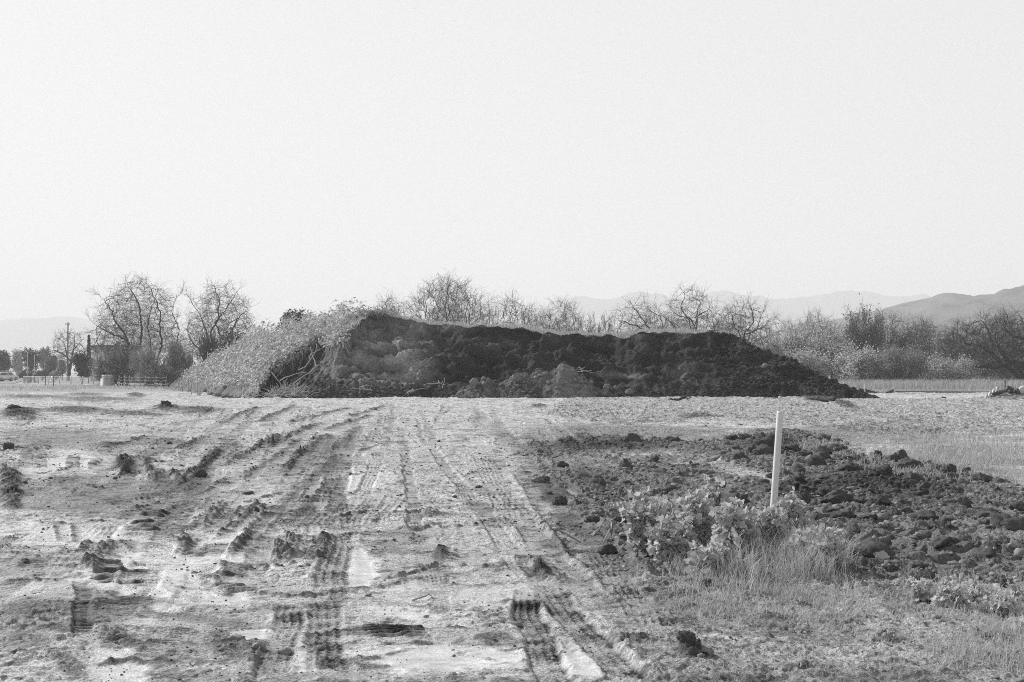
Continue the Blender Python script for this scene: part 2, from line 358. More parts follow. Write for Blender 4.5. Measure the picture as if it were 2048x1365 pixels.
# grit, flakes and crumbs everywhere on the packed soil
grit = np.clip(0.35 + 0.9 * n1 + 0.5 * n3 + 0.5 * ROUGHN, 0.12, 1.1) * (1 - 0.8 * wet)
lumps(0.045, 0.013, grit, 111, thr=0.45)
lumps(0.11, 0.030, grit * sstep(14, 26, GY), 112, thr=0.62)
lumps(0.26, 0.07, grit * sstep(32, 50, GY), 113, thr=0.72)
fk = 1 - np.abs(fbm(GX * 1.1 + 0.5 * n1, GY * 3.2 + 0.6 * n2, 4, 71)); H += 0.020 * sstep(0.86, 1.0, fk) * np.clip(n3 + 0.6 + 0.6 * n1, 0, 1) * fl * (1 - churn)
# faint lengthwise and crosswise scraping on the packed haul road
H += 0.006 * fbm(GX * 7 + GY * 0.8, GY * 0.7, 3, 61) * fl * (1 - churn)
H += (0.011 * fbm(GX * 0.8, GY * 4.5, 3, 62)) * fl * (1 - churn)

# --- tyre and crawler tracks, ridges
rt0 = np.random.default_rng(61)
def near(path, w):
    P = np.array([gpt(*p) for p in path]); L = np.hypot(*np.diff(P, axis=0).T); cum = np.concatenate([[0], np.cumsum(L)])
    lo = P.min(0) - w; hi = P.max(0) + w
    i = np.nonzero((GX > lo[0]) & (GX < hi[0]) & (GY > lo[1]) & (GY < hi[1]))[0]
    x, y = GX[i], GY[i]; bd = np.full(len(i), 1e9); bs = np.zeros(len(i)); bt = np.zeros(len(i))
    for k in range(len(P) - 1):
        d = (P[k + 1] - P[k]) / L[k]; rx, ry = x - P[k, 0], y - P[k, 1]
        t = np.clip(rx * d[0] + ry * d[1], 0, L[k]); ex, ey = rx - t * d[0], ry - t * d[1]
        dd = np.hypot(ex, ey); m = dd < bd
        bd[m] = dd[m]; bs[m] = (np.sign(d[0] * ey - d[1] * ex) * dd)[m]; bt[m] = cum[k] + t[m]
    m = bd < w
    return i[m], bs[m], bt[m], cum[-1]
def tri(x): return np.abs((x % 1.0) * 2 - 1)
def rut(path, w, depth, berm=0.02, pitch=0.12, lug=0.02, chev=0.6, alb=None, k=0.5, ribs=0, den=0.0, wander=0.02, lugfrac=0.5, drywet=0.0):
    i, s, t, L = near(path, w * 1.2)
    s = s + wander * n1[i] * 2
    hw = w / 2; a = np.abs(s); el_ = min(.9, .3 * L); ends = sstep(0, el_, t + .3 * n2[i]) * sstep(0, el_, L - t + .3 * n2[i])
    ins = (1 - sstep(hw * 0.72, hw * 1.06, a + .12 * hw * n4[i])) * ends
    patch = np.clip(0.6 + 0.9 * n2[i] + 0.6 * n1[i], 0.15, 1.15)
    H[i] = H[i] * (1 - 0.75 * ins) - depth * ins
    if lug:
        q = tri(t / pitch + chev * a / pitch); H[i] += lug * sstep(1 - lugfrac - .15, 1 - lugfrac + .15, q) * ins * patch
    if ribs:
        q = tri(a / (hw / ribs)); H[i] += 0.7 * lug * sstep(0.5, 0.75, q) * ins * patch
    if berm: H[i] += 0.55 * berm * np.exp(-((a - hw * 1.12) / (hw * 0.14 + 0.012)) ** 2) * ends * np.clip(0.55 + 1.2 * n2[i], 0, 1.7)
    if alb is not None: ALB[i] += k * ins * patch * (alb - ALB[i])
    if den: DEN[i] = np.maximum(DEN[i], den * (ins + 0.8 * np.exp(-((a - hw * 1.1) / (hw * 0.25)) ** 2) * ends))
    WET[i] *= 1 - (0.6 if not drywet else drywet) * ins
def ridge(path, w, h, alb=None, k=0.7, broken=0.8, skew=0.0, seed=1):
    i, s, t, L = near(path, w * 1.6)
    s = s + 0.25 * w * n2[i]
    ends = sstep(0, 0.12 * L, t) * sstep(0, 0.12 * L, L - t)
    b = noise(t * 2.1 / max(w, .1) * .4 + seed * 7.7, t * 0 + seed * 3.1, seed)
    m = np.clip(1 + broken * (b + 0.6 * n2[i]), 0.05, 1.5) * ends
    s = s + 0.16 * w * n4[i]; p = np.where(s > 0, np.exp(-np.abs(s) / (w * (0.42 + skew))), np.exp(-(np.abs(s) / (w * (0.42 - skew))) ** 1.5))
    p = np.minimum(p, .62) / .62 * (.85 + .25 * n4[i])
    H[i] += 0.5 * h * p * m * (1 + 0.7 * n4[i])
    if alb is not None: ALB[i] += k * np.clip(p * m, 0, 1) * (alb - ALB[i])
    WET[i] *= 1 - 0.8 * np.clip(p * m, 0, 1)
# long tyre tracks down the haul road
rut([(893, 806), (878, 838), (866, 870), (868, 900), (890, 935), (930, 980), (985, 1050), (1040, 1130), (1110, 1200), (1200, 1290), (1290, 1385)], 0.22, 0.014, 0.012, 0.10, 0.010, 0.5, .27, .3, ribs=2)
rut([(672, 872), (662, 905), (665, 945), (676, 1000), (683, 1045), (684, 1095), (668, 1160), (655, 1230)], 0.28, 0.02, 0.016, 0.085, 0.016, 0.35, .20, .5, ribs=2, den=.25)
rut([(655, 1175), (652, 1240), (655, 1300), (662, 1390)], 0.24, 0.02, 0.02, 0.07, 0.016, 0.5, .11, .8, ribs=2, den=.3)
rut([(600, 1190), (575, 1250), (553, 1310), (535, 1390)], 0.22, 0.02, 0.03, 0.07, 0.016, 0.5, .13, .75, ribs=2, den=.3)
rut([(1048, 1165), (1062, 1230), (1085, 1300), (1118, 1400)], 0.22, 0.022, 0.025, 0.06, 0.016, 0.5, .08, .9, ribs=2, den=.35)
rut([(1050, 1090), (1100, 1180), (1170, 1265), (1225, 1320), (1290, 1400)], 0.24, 0.018, 0.02, 0.07, 0.014, 0.5, .13, .65, ribs=2, den=.25)
rut([(160, 1140), (168, 1190), (172, 1250), (176, 1300)], 0.13, 0.012, 0.01, 0.11, 0.02, 0.3, .13, .7)
rut([(560, 1055), (520, 1110), (505, 1180)], 0.25, 0.025, 0.02, 0.12, 0.02, .2, .2, .4)
rut([(1040, 940), (1075, 985), (1130, 1060), (1170, 1110), (1260, 1170)], 0.34, 0.03, 0.04, 0.16, 0.03, 0.5, .17, .6, den=.3)
rut([(990, 985), (1060, 1060), (1130, 1150), (1230, 1230)], 0.3, 0.012, 0.02, 0.1, 0.012, .4, .28, .3)
# fan of scraped ruts running to the lower left
for k, (x0, y0, x1, y1, h, w) in enumerate([(650, 868, 600, 915, .10, .28), (600, 905, 565, 945, .05, .2), (640, 845, 520, 900, .07, .28), (700, 815, 560, 850, .06, .3), (560, 870, 445, 935, .06, .25), (770, 812, 690, 835, .07, .3), (745, 830, 640, 862, .05, .3),
        (720, 850, 660, 905, .04, .25), (520, 815, 430, 850, .07, .3), (590, 812, 500, 850, .05, .3), (440, 895, 380, 965, .08, .2), (480, 880, 400, 930, .06, .2), (350, 1012, 285, 1055, .06, .16), (520, 1005, 430, 1085, .03, .12), (545, 1010, 475, 1100, .03, .12),
        (620, 1000, 560, 1055, .03, .14), (500, 1010, 420, 1065, .02, .08), (470, 1015, 400, 1065, .02, .08), (430, 1015, 380, 1055, .018, .07), (575, 1000, 530, 1040, .018, .07), (600, 880, 470, 965, .03, .2), (680, 905, 560, 1010, .025, .2), (660, 960, 580, 1045, .02, .14),
        (460, 955, 400, 990, .03, .15), (420, 870, 340, 905, .05, .25), (300, 870, 210, 900, .05, .25)]):
    ridge([(x0, y0), ((x0 + x1) / 2 + 4, (y0 + y1) / 2), (x1, y1)], w, h * 1.35, .10, .85, .7, .12, seed=k + 3)  # ridges coloured dark to stand in for their shadow strokes
for k in range(46):                                        # fine parallel scrapes on the damp flat
    x0 = 330 + 9.5 * k + rt0.normal(0, 6); y0 = 1000 + rt0.uniform(-14, 16); L = rt0.uniform(25, 75); ridge([(x0 + L * .75, y0 - 2), (x0 + L * .35, y0 + L * .45), (x0, y0 + L * .85)], rt0.uniform(.02, .05), rt0.uniform(.010, .03), .13, .6, .8, .1, seed=200 + k)
# crawler marks: ladders of short bars
def ladder(path, w, pitch, lug, depth=0.02, alb=.12, k=.6, chev=0.15, lf=.5):
    rut(path, w, depth, 0.012, pitch * (1.6 if path[0][1] < 1200 else 1.0), lug * (1.3 if path[0][1] < 1200 else .7), chev, alb, k, 0, .15, .008, lf)
ladder([(325, 1012), (305, 1045), (285, 1075)], .42, .125, .035); ladder([(365, 1015), (340, 1050)], .35, .12, .03)
ladder([(262, 1130), (248, 1152), (235, 1175)], .40, .12, .05, .03, .07, .8); ladder([(225, 1130), (212, 1150), (200, 1172)], .20, .12, .04, .02)
ladder([(400, 1090), (388, 1115)], .22, .06, .03, .02, .10, .7, 0); ladder([(440, 1085), (425, 1115)], .22, .055, .025, .02, .12, .7, 0); ladder([(505, 1085), (490, 1110)], .20, .055, .025, .02, .14, .6, 0)
ladder([(470, 1130), (478, 1160)], .20, .06, .02, .01); ladder([(580, 1075), (575, 1105)], .16, .055, .03, .01); ladder([(640, 1070), (630, 1130)], .22, .06, .03, .01)
ladder([(770, 1240), (800, 1280)], .26, .075, .035, .02, .06, .9, .3); ladder([(715, 1240), (745, 1278)], .26, .085, .025, .012, .16, .6, .3); ladder([(820, 1246), (850, 1284)], .14, .06, .03, .01, .12, .6)
ladder([(420, 1165), (450, 1190)], .2, .07, .03, .01); ladder([(460, 1168), (490, 1185)], .22, .06, .03, .01)
for x in (85, 150, 195, 240, 60): ladder([(x, 895 + x * .1), (x - 4, 915 + x * .05), (x - 6, 940)], .26, .16, .03, .0, .18, .35, .2)
for x, y in ((300, 905), (270, 910), (335, 900), (440, 905), (470, 900)): ladder([(x, y - 14), (x + 6, y + 18)], .3, .15, .03, .0, .18, .35, .2)
# chevrons of lugged tyres in the churned soil on the right
for p in ([(1490, 885), (1440, 915), (1380, 930)], [(1600, 1010), (1660, 1060), (1760, 1095), (1860, 1120), (1980, 1160)], [(1700, 1040), (1800, 1075), (1960, 1110), (2070, 1140)], [(1130, 900), (1300, 940), (1430, 965), (1560, 985)], [(1640, 860), (1760, 850), (1900, 835)],
          [(1180, 950), (1280, 985), (1350, 1000)], [(1800, 985), (1900, 1015), (2040, 1045)], [(1560, 960), (1460, 955), (1330, 930)], [(1120, 830), (1300, 815), (1500, 812)], [(1700, 830), (1850, 845), (2040, 850)], [(1750, 1185), (1850, 1195), (1950, 1185)]):
    rut(p, 0.55, 0.02, 0.05, 0.30, 0.075, 0.55, .17, .35, wander=.05, lugfrac=.45)
rt = np.random.default_rng(5)
for k in range(70):
    x0 = rt.uniform(380, 1080); t = rt.random(); x1 = (x0 - 730) * 3.2 + 560 + rt.normal(0, 190); ya, yb = sorted((HZ + np.exp(rt.uniform(math.log(60), math.log(600), 2)))); 
    if yb - ya < 25: yb = ya + 60
    f0 = lambda yy: x0 + (x1 - x0) * ((yy - 800) / 560)
    pth = [(f0(q) + rt.normal(0, 4), q) for q in np.linspace(ya, yb, 4)]
    rut(pth, rt.choice([.14, .2, .24, .3, .4]), rt.uniform(.004, .014), rt.uniform(.004, .016), rt.choice([.06, .08, .11, .15]), rt.uniform(.008, .020), rt.uniform(.1, .9), rt.uniform(.14, .34), rt.uniform(.2, .6), int(rt.choice([0, 0, 2, 3])), .12, .03, .5, .2)
for k in range(120):
    yy = HZ + np.exp(rt.uniform(math.log(62), math.log(610))); xx = rt.uniform(-40, 1250); L = rt.uniform(.06, .3) * (yy - HZ) + 14; an = rt.normal(0, .12) if k % 3 else rt.uniform(-.9, -.3)
    ridge([(xx, yy), (xx + L * .5, yy + L * .5 * an * .4 + rt.normal(0, 2)), (xx + L, yy + L * an * .4)], rt.uniform(.03, .11), rt.uniform(.015, .05) * (.45 if yy > 1180 else 1), rt.uniform(.10, .2), rt.uniform(.3, .8), .9, rt.uniform(-.1, .2), seed=90 + k)
# thrown-up slabs of mud, lips and cracks
for k, (p, w, h, al) in enumerate([([(375, 1075), (368, 1095), (360, 1112)], .13, .085, .13), ([(500, 1065), (478, 1092), (455, 1120)], .12, .07, .15), ([(560, 1085), (555, 1105), (562, 1135)], .11, .12, .08), ([(585, 1070), (588, 1095), (580, 1125)], .12, .07, .16),
        ([(650, 1070), (655, 1095), (640, 1130)], .12, .07, .17), ([(460, 1125), (448, 1150), (430, 1168)], .15, .05, .2), ([(222, 1085), (215, 1100), (190, 1118), (180, 1150)], .14, .09, .16), ([(100, 1112), (60, 1122), (35, 1135)], .12, .05, .16), ([(180, 1085), (165, 1102)], .12, .06, .16),
        ([(245, 1085), (262, 1105)], .10, .05, .12), ([(880, 1093), (888, 1118)], .09, .07, .12), ([(740, 1030), (820, 1025), (930, 1010)], .1, .035, .14), ([(690, 1180), (780, 1168), (850, 1150)], .09, .035, .15), ([(505, 1185), (600, 1190), (680, 1180)], .07, .03, .13), ([(0, 1162), (120, 1158), (180, 1145)], .08, .03, .16),
        ([(960, 1283), (1010, 1298), (1050, 1295)], .05, .035, .2), ([(900, 1280), (1000, 1284), (1060, 1282)], .05, .03, .12), ([(0, 1312), (70, 1310), (90, 1302)], .06, .03, .12), ([(-30, 893), (30, 900), (40, 905)], .25, .07, .12), ([(-20, 940), (25, 950), (40, 955)], .2, .06, .13), ([(-20, 985), (20, 990), (35, 985)], .2, .06, .13), ([(245, 915), (250, 955)], .2, .12, .10), ([(290, 915), (310, 965)], .15, .10, .14), ([(345, 940), (360, 965)], .12, .08, .16),
        ([(380, 955), (405, 935), (440, 900)], .18, .10, .13), ([(1360, 1258), (1450, 1268), (1560, 1272)], .14, .06, .28), ([(1060, 1115), (1090, 1150), (1130, 1165)], .14, .09, .18), ([(1190, 1290), (1260, 1275), (1310, 1290)], .12, .06, .13), ([(60, 1040), (140, 1048), (220, 1040)], .1, .03, .2), ([(110, 1045), (118, 1080)], .05, .03, .14), ([(145, 1045), (150, 1085)], .05, .03, .15),
        ([(200, 1010), (330, 985), (470, 965)], .3, .03, .2), ([(180, 1330), (260, 1318), (330, 1335)], .08, .04, .13), ([(200, 1296), (240, 1300)], .06, .04, .08), ([(300, 1280), (330, 1288)], .06, .04, .08), ([(315, 1320), (350, 1328)], .06, .035, .08), ([(270, 1310), (310, 1312)], .06, .03, .08), ([(1500, 868), (1540, 862), (1620, 872)], .4, .1, .09)]):
    ridge(p, w, h * (.55 if p[0][1] > 1250 else 1.0), al, .7, .6, .15, seed=40 + k)
mot = sstep(0.0, 0.55, n4 * 0.7 + n2 * 0.5 + 0.25 * fbm(GX * 3, GY * 9, 3, 131)); ALB *= 1 - 0.55 * mot * (1 - WET) * (1 - churn)
mo2 = sstep(0.05, 0.5, fbm(GX * 1.3, GY * 0.9, 4, 132) + 0.3 * n2); ALB *= 1 - 0.35 * mo2 * (1 - WET) * (1 - churn)
# the packed edge in front of the stockpile is a low crest, then the ground falls away
H += 0.10 * np.exp(-((GY - 80.5 - 0.04 * GX) / 2.2) ** 2) * sstep(-19, -15, GX) * (1 - sstep(18, 22, GX)) - 0.30 * sstep(82, 88, GY) * sstep(-24, -15, GX) * (1 - sstep(20, 26, GX))
# edges of the fine sheet dip under the coarse one
edge = np.minimum(np.minimum(RRg.ravel() - R0, (R1 - RRg.ravel()) * 0.3), (0.43 - np.abs(THg.ravel())) * RRg.ravel())
EDW = sstep(0.0, 0.5, edge)
H = H * EDW + (1 - EDW) * -0.12
setv(ALB, 0.85 * np.clip(WET - .1, 0, 1) * sstep(.5, -.2, n4 + .4 * n2), 0.76); ALB = np.clip(ALB, 0.03, 0.78)  # pale wet mud whitened again, gleam painted into the soil colour
GH = H.reshape(NR, NTH)
def gz(x, y):
    """height of the sheet at (x, y)"""
    x = np.asarray(x, float); y = np.asarray(y, float)
    r = np.hypot(x, y - APY); t = np.arctan2(x, y - APY)
    i = np.clip((np.log(np.maximum(r, R0) / R0) / KR).round().astype(int), 0, NR - 1); j = np.clip(((t - TH0) / 0.86 * (NTH - 1)).round().astype(int), 0, NTH - 1)
    return GH[i, j]
def gsample(arr, x, y):
    x = np.asarray(x, float); y = np.asarray(y, float)
    r = np.hypot(x, y - APY); t = np.arctan2(x, y - APY)
    i = np.clip((np.log(np.maximum(r, R0) / R0) / KR).round().astype(int), 0, NR - 1); j = np.clip(((t - TH0) / 0.86 * (NTH - 1)).round().astype(int), 0, NTH - 1)
    return arr.reshape(NR, NTH)[i, j]
ii, jj = np.meshgrid(np.arange(NR - 1), np.arange(NTH - 1), indexing='ij')
b0 = (ii * NTH + jj).ravel()
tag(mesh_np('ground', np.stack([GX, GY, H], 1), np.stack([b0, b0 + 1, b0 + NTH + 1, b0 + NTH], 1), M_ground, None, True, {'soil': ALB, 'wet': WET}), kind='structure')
# coarse sheet to the horizon
cr = np.array([0.01, 3, 6, 9, 10.0, 10.8, 14, 20, 30, 45, 60, 80, 100, 112, 118, 126, 150, 180, 220, 280, 350, 450, 600, 900, 1500, 2500, 4500, 9000]); ct = np.linspace(-math.pi, math.pi, 721)[:-1]
CR, CT = np.meshgrid(cr, ct, indexing='ij')
cz = np.where((CR > 10.4) & (CR < 119) & (np.abs(CT) < 0.423), -0.9, -0.05) + 0.04 * fbm(CR * np.sin(CT) * .3, CR * np.cos(CT) * .3, 3, 5) * (CR < 500)
v = np.stack([CR * np.sin(CT), CR * np.cos(CT) + APY, cz], -1).reshape(-1, 3)
n = len(ct); ii, jj = np.meshgrid(np.arange(len(cr) - 1), np.arange(n), indexing='ij'); j2 = (jj + 1) % n
tag(mesh_np('field', v, np.stack([ii * n + jj, ii * n + j2, (ii + 1) * n + j2, (ii + 1) * n + jj], -1).reshape(-1, 4), M_field, None, True), kind='structure')
# ---------------------------------------------------------------- the stockpile
def interp(tab, x): a = np.array(tab, float); return np.interp(x, a[:, 0], a[:, 1])
T1 = np.array([-15.3, 83.0]); T2 = np.array([-31.0, 131.0]); td = (T2 - T1) / np.linalg.norm(T2 - T1)
NA = np.array([td[1], -td[0]])                                # plan normal of the planted flank, pointing into the pile
ATOP = np.array([-9.15, 90.0]); SL1 = 5.2 / float((ATOP - T1) @ NA)
def flank(x, y): return ((x - T1[0]) * NA[0] + (y - T1[1]) * NA[1]) * SL1
def flank_hit(px, py):
    """where the photographed sight line meets the planted flank"""
    a, c = (px - CX) / F, (HZ - py) / F
    y = (CAMH * 1.0 + (T1 @ NA) * SL1) / ((a * NA[0] + NA[1]) * SL1 - c)
    return a * y, y
LIPPX = [(450, 5.1), (600, 5.2), (735, 5.25), (770, 5.15), (800, 4.9), (850, 4.65), (930, 4.55), (1000, 4.42), (1060, 4.25), (1130, 3.95), (1180, 3.85), (1240, 3.75), (1290, 3.95), (1330, 4.05), (1440, 4.1), (1475, 3.95), (1700, 3.9)]
TOE = [(450, 83.0), (560, 83.0), (690, 82.7), (760, 82.5), (830, 82.8), (880, 84.0), (960, 84.6), (1040, 84.2), (1130, 83.8), (1200, 84.2), (1300, 83.6), (1400, 83.0), (1500, 82.8), (1700, 82.4)]
DEP = [(450, 7.0), (560, 7.6), (640, 7.9), (700, 8.0), (760, 8.2), (830, 7.8), (880, 6.4), (930, 5.6), (1000, 5.6), (1200, 5.8), (1300, 6.2), (1400, 6.8), (1700, 7.2)]
PW = [(450, 1.0), (560, 1.1), (640, 1.15), (720, 1.15), (800, 1.1), (860, 1.0), (1000, .9), (1300, .95), (1700, .9)]
LIPLINE = [(500, 797), (513, 768), (535, 738), (575, 714), (615, 688), (648, 667), (668, 674), (690, 668), (712, 652), (737, 629)]
CUTPOLY = [flank_hit(*p) for p in LIPLINE] + [(-6, 99), (60, 99), (60, 70), (-14, 70), (T1[0] + .3, 80.5)]
mx = np.arange(-33, 24.5, 0.065); my = np.concatenate([np.arange(80.8, 93.0, 0.055), np.arange(93, 104, 0.14), np.arange(104, 146, 0.4)])
MXg, MYg = np.meshgrid(mx, my, indexing='ij'); MX = MXg.ravel().astype(np.float32); MY = MYg.ravel().astype(np.float32)
mn1 = fbm(MX * 0.5, MY * 0.5, 4, 201); mn2 = fbm(MX * 2.2, MY * 2.2, 4, 202)
mpx = CX + F * MX / (85.5 + 0 * MY)
plate = interp(LIPPX, mpx) + 0.26 * fbm(MX * .9, MX * 0 + 2.2, 4, 221) * sstep(93, 90, MY) + 0.035 * np.clip(MY - 90, 0, 14) * (mpx > 1000) * (mpx < 1420) + 0.10 * mn1 - 0.5 * sstep(114, 122, MY) * 0
endp = np.clip((147 - MY - 0.3 * MX) * 0.30, -1, 9)
rightp = (20.6 - MX + 0.06 * (MY - 84) * 0 + 0.5 * mn1) * 0.56
frontp = (MY - 80.9) * 0.9 + 0 * MX
backp = np.where(MX > -6, (118 - MY) * 0.4, 9)
mn3 = fbm(MX * 1.0 + 5, MY * .6, 3, 233)
S0 = np.minimum.reduce([flank(MX, MY) + 0.40 * mn1 + 0.22 * mn3, plate, endp, rightp + 0.3 * mn2, backp])
incut = inpoly(MX + 0.12 * mn2, MY + 0.12 * mn2, CUTPOLY)
toe = interp(TOE, mpx) + 0.7 * mn1; dep = interp(DEP, mpx); lip = interp(LIPPX, mpx); pwr = interp(PW, mpx)
cut0 = lip * np.clip((MY - toe) / dep, 0, 3) ** pwr
# the bite: irregular ledges, slumps and cut scars across the face
stra = fbm(MX * 0.42 + 0.3 * mn1, cut0 * 2.3 + 0.12 * MX, 2, 205); gul = fbm(MX * 1.5, cut0 * 0.55, 2, 206); fine = fbm(MX * 4.5, cut0 * 6.0, 4, 207); big = fbm(MX * 0.33, cut0 * 0.6, 3, 208)
sl1, sv1 = worley(MX / 2.1 + .4 * mn1, cut0 / 1.1, 231); sl2, sv2 = worley(MX / .8 + .4 * mn2, cut0 / .5, 232)   # slumped blocks and scars
dd = MY - toe + 0.85 * big + 0.45 * stra + 0.20 * gul + 0.07 * fine + 0.12 * (sv1 - .5) * sstep(.75, .35, sl1) + 0.1 * (sv2 - .5) * sstep(.75, .3, sl2)
cut = lip * 1.02 * np.clip(dd / dep, 0, 3) ** pwr
scree = np.clip((MY - toe + 1.0 + 0.6 * mn1 + .3 * gul), 0, 1.9 + .8 * big) * 0.5; cut = np.maximum(cut, scree * (1 + 0.12 * fine))
cut = cut + 0.10 * np.sin(6.283 * (cut / .8 + 0.9 * mn1 + .25 * stra)) * sstep(.5, 1.0, cut); tpx = CX + F * MX / MY; wall_h = interp([(490, .5), (515, 1.0), (560, 1.5), (620, 1.7), (648, 1.7), (668, 1.2), (685, .4), (700, 0.0), (701, -9), (2000, -9)], tpx)
cut = np.minimum(cut, flank(MX, MY) - wall_h * (1 + .25 * mn2) + .25 * gul)
wl, wv = worley(MX / 0.33, MY / 0.33, 209); cl = np.clip(1 - (wl * 1.5) ** 2, 0, 1) ** .7 * wv
wl2, wv2 = worley(MX / 0.75, MY / 0.75, 210); cl2 = np.clip(1 - (wl2 * 1.5) ** 2, 0, 1) ** .7 * sstep(.6, .9, wv2)
low = 1 - sstep(0.6, 2.2, cut)
cut = cut + (0.05 * low) * cl + 0.10 * low * cl2 + .07 * fbm(MX * 4.1, MY * 4.1 + cut0 * 4, 5, 241, .68)
MZ = np.where(incut, np.minimum(S0, cut), S0)
# loosely tipped heap in front of the face, and the crumbled foot along the toe
def heap(cx_, cy_, hx, hy, h, sk=1.0): return h * np.clip(1 - np.sqrt(((MX - cx_) / hx) ** 2 + ((MY - cy_) / hy) ** 2) + 0.16 * mn1, 0, 1) ** sk
onright = incut * np.clip(sstep(20.2, 18.5, MX), 0, 1)
hp_ = heap(-3.2, 84.6, 2.9, 2.2, 1.0); MZ = np.maximum(MZ, np.where(incut & (hp_ > .02), hp_ + 0.10 * cl + .14 * cl2, -9))
rt = sstep(13.5, 17, MX); MZ = MZ + rt * (0.10 * cl + 0.16 * cl2) * sstep(0.1, .6, MZ)
tail = np.clip(1 - np.sqrt(((MX - 19.2) / 2.6) ** 2 + ((MY - 83.6) / 1.6) ** 2), 0, 1) * 0.8 * (1 + .5 * cl); MZ = np.maximum(MZ, np.where(tail > .03, tail, -9))
MZ += 0.05 * mn2
base = -0.35
MZ = np.where(MZ < 0.02, base, MZ) ; MZ = np.maximum(MZ, base)
veg = (~incut) & (S0 < plate + .4) & (MX < -3)
msoil = np.full(MX.shape, 0.040, np.float32)
ed = mn1 * .6 + mn2 * .4
def mblob(px, py, rx, ry): d = np.sqrt(((CX + F * MX / MY - px) / rx) ** 2 + ((HZ - F * (MZ - CAMH) / MY - py) / ry) ** 2) + 0.38 * ed + .15 * fine; return 1 - sstep(.2, 1.3, d)
for a, val, k in [((760, 700, 130, 95), .27, .85), ((700, 745, 90, 60), .20, .75), ((720, 770, 90, 40), .13, .7), ((800, 740, 70, 50), .26, .75), ((850, 660, 90, 14), .17, .7), ((920, 655, 60, 8), .12, .6), ((1000, 685, 60, 14), .12, .7), ((1250, 750, 60, 9), .20, .8), ((1360, 745, 34, 18), .22, .8), ((1200, 690, 40, 14), .06, .5), ((1330, 672, 60, 8), .075, .6), ((1470, 690, 40, 10), .08, .5), ((1090, 740, 60, 40), .07, .5), ((930, 700, 40, 20), .06, .5), ((560, 770, 80, 40), .06, .4), ((1290, 768, 80, 10), .08, .4), ((900, 745, 60, 6), .09, .5), ((1380, 765, 30, 8), .12, .5), ((1560, 775, 80, 20), .045, .7)]:  # tan soil on the left face, with its sunlit tone painted in too
    m = mblob(*a); msoil += k * m * (val - msoil)
msoil[~incut & (MX < 14)] = 0.17
msoil *= (1 + 0.4 * mn2) * (1 + 0.7 * np.where(incut, stra, 0))
msoil = np.clip(msoil, .012, .5)
nx, ny = len(mx), len(my); ii, jj = np.meshgrid(np.arange(nx - 1), np.arange(ny - 1), indexing='ij'); b0 = (ii * ny + jj).ravel()
q = np.stack([b0, b0 + ny, b0 + ny + 1, b0 + 1], 1); keep = (MZ[q] > base + .01).any(1); q = q[keep]
used = np.unique(q); rm = np.full(len(MX), -1); rm[used] = np.arange(len(used))
tag(mesh_np('earth_stockpile', np.stack([MX, MY, MZ], 1)[used], rm[q], M_mound, None, True, {'soil': msoil[used]}),
    'long flat-topped stockpile of dark dug earth with a steep cut face', 'earth mound')
MZg = MZ.reshape(nx, ny)
def mz(x, y):
    i = np.clip(np.round((np.asarray(x) - mx[0]) / 0.065).astype(int), 0, nx - 1); j = np.clip(np.searchsorted(my, np.asarray(y)), 0, ny - 1)
    return MZg[i, j]
def incutat(x, y): return inpoly(np.asarray(x, float), np.asarray(y, float), CUTPOLY)

# clod shapes used for loose soil everywhere
def ico(sub):
    import bmesh
    bm = bmesh.new(); bmesh.ops.create_icosphere(bm, subdivisions=sub, radius=1.0)
    v = np.array([p.co for p in bm.verts]); f = np.array([[q.index for q in p.verts] for p in bm.faces]); bm.free(); return v, f
def clod_shape(sub, seed, rough=0.35, flat=0.75, lump=2.2):
    """a broken lump of soil: a few flat breaks, knobs and a crumbly skin"""
    v, f = ico(sub); r = np.random.default_rng(seed); o = r.uniform(-50, 50, 3); n0 = v.copy()
    d = 1 + rough * fbm(v[:, 0] * 1.2 + o[0] + v[:, 2], v[:, 1] * 1.2 + o[1] - v[:, 2] * .7, 3, seed); v = v * d[:, None]
    for k in range(5):
        nrm = r.normal(size=3); nrm /= np.linalg.norm(nrm); h = r.uniform(.45, .85); e = v @ nrm - h; v = v - np.where(e > 0, e * .85, 0)[:, None] * nrm
    if sub <= 2: return v * (1 + r.normal(0, .2, len(v)))[:, None] * np.array([1, 1, flat]), f
    for sc, am in ((lump, .55), (lump * 2.2, .32), (lump * 4.5, .16)):
        w = np.minimum(worley(n0[:, 0] * sc + o[2] + n0[:, 2] * sc * .6, n0[:, 1] * sc + o[0] - n0[:, 2] * sc * .5, seed + 5)[0], worley(n0[:, 2] * sc + o[1], (n0[:, 0] - n0[:, 1]) * sc + o[2], seed + 6)[0])
        v = v + n0 * (am * rough * (.5 - w * 1.1))[:, None]
    v = v + n0 * (rough * .10 * r.normal(size=len(v)))[:, None]
    v[:, 2] *= flat; return v, f
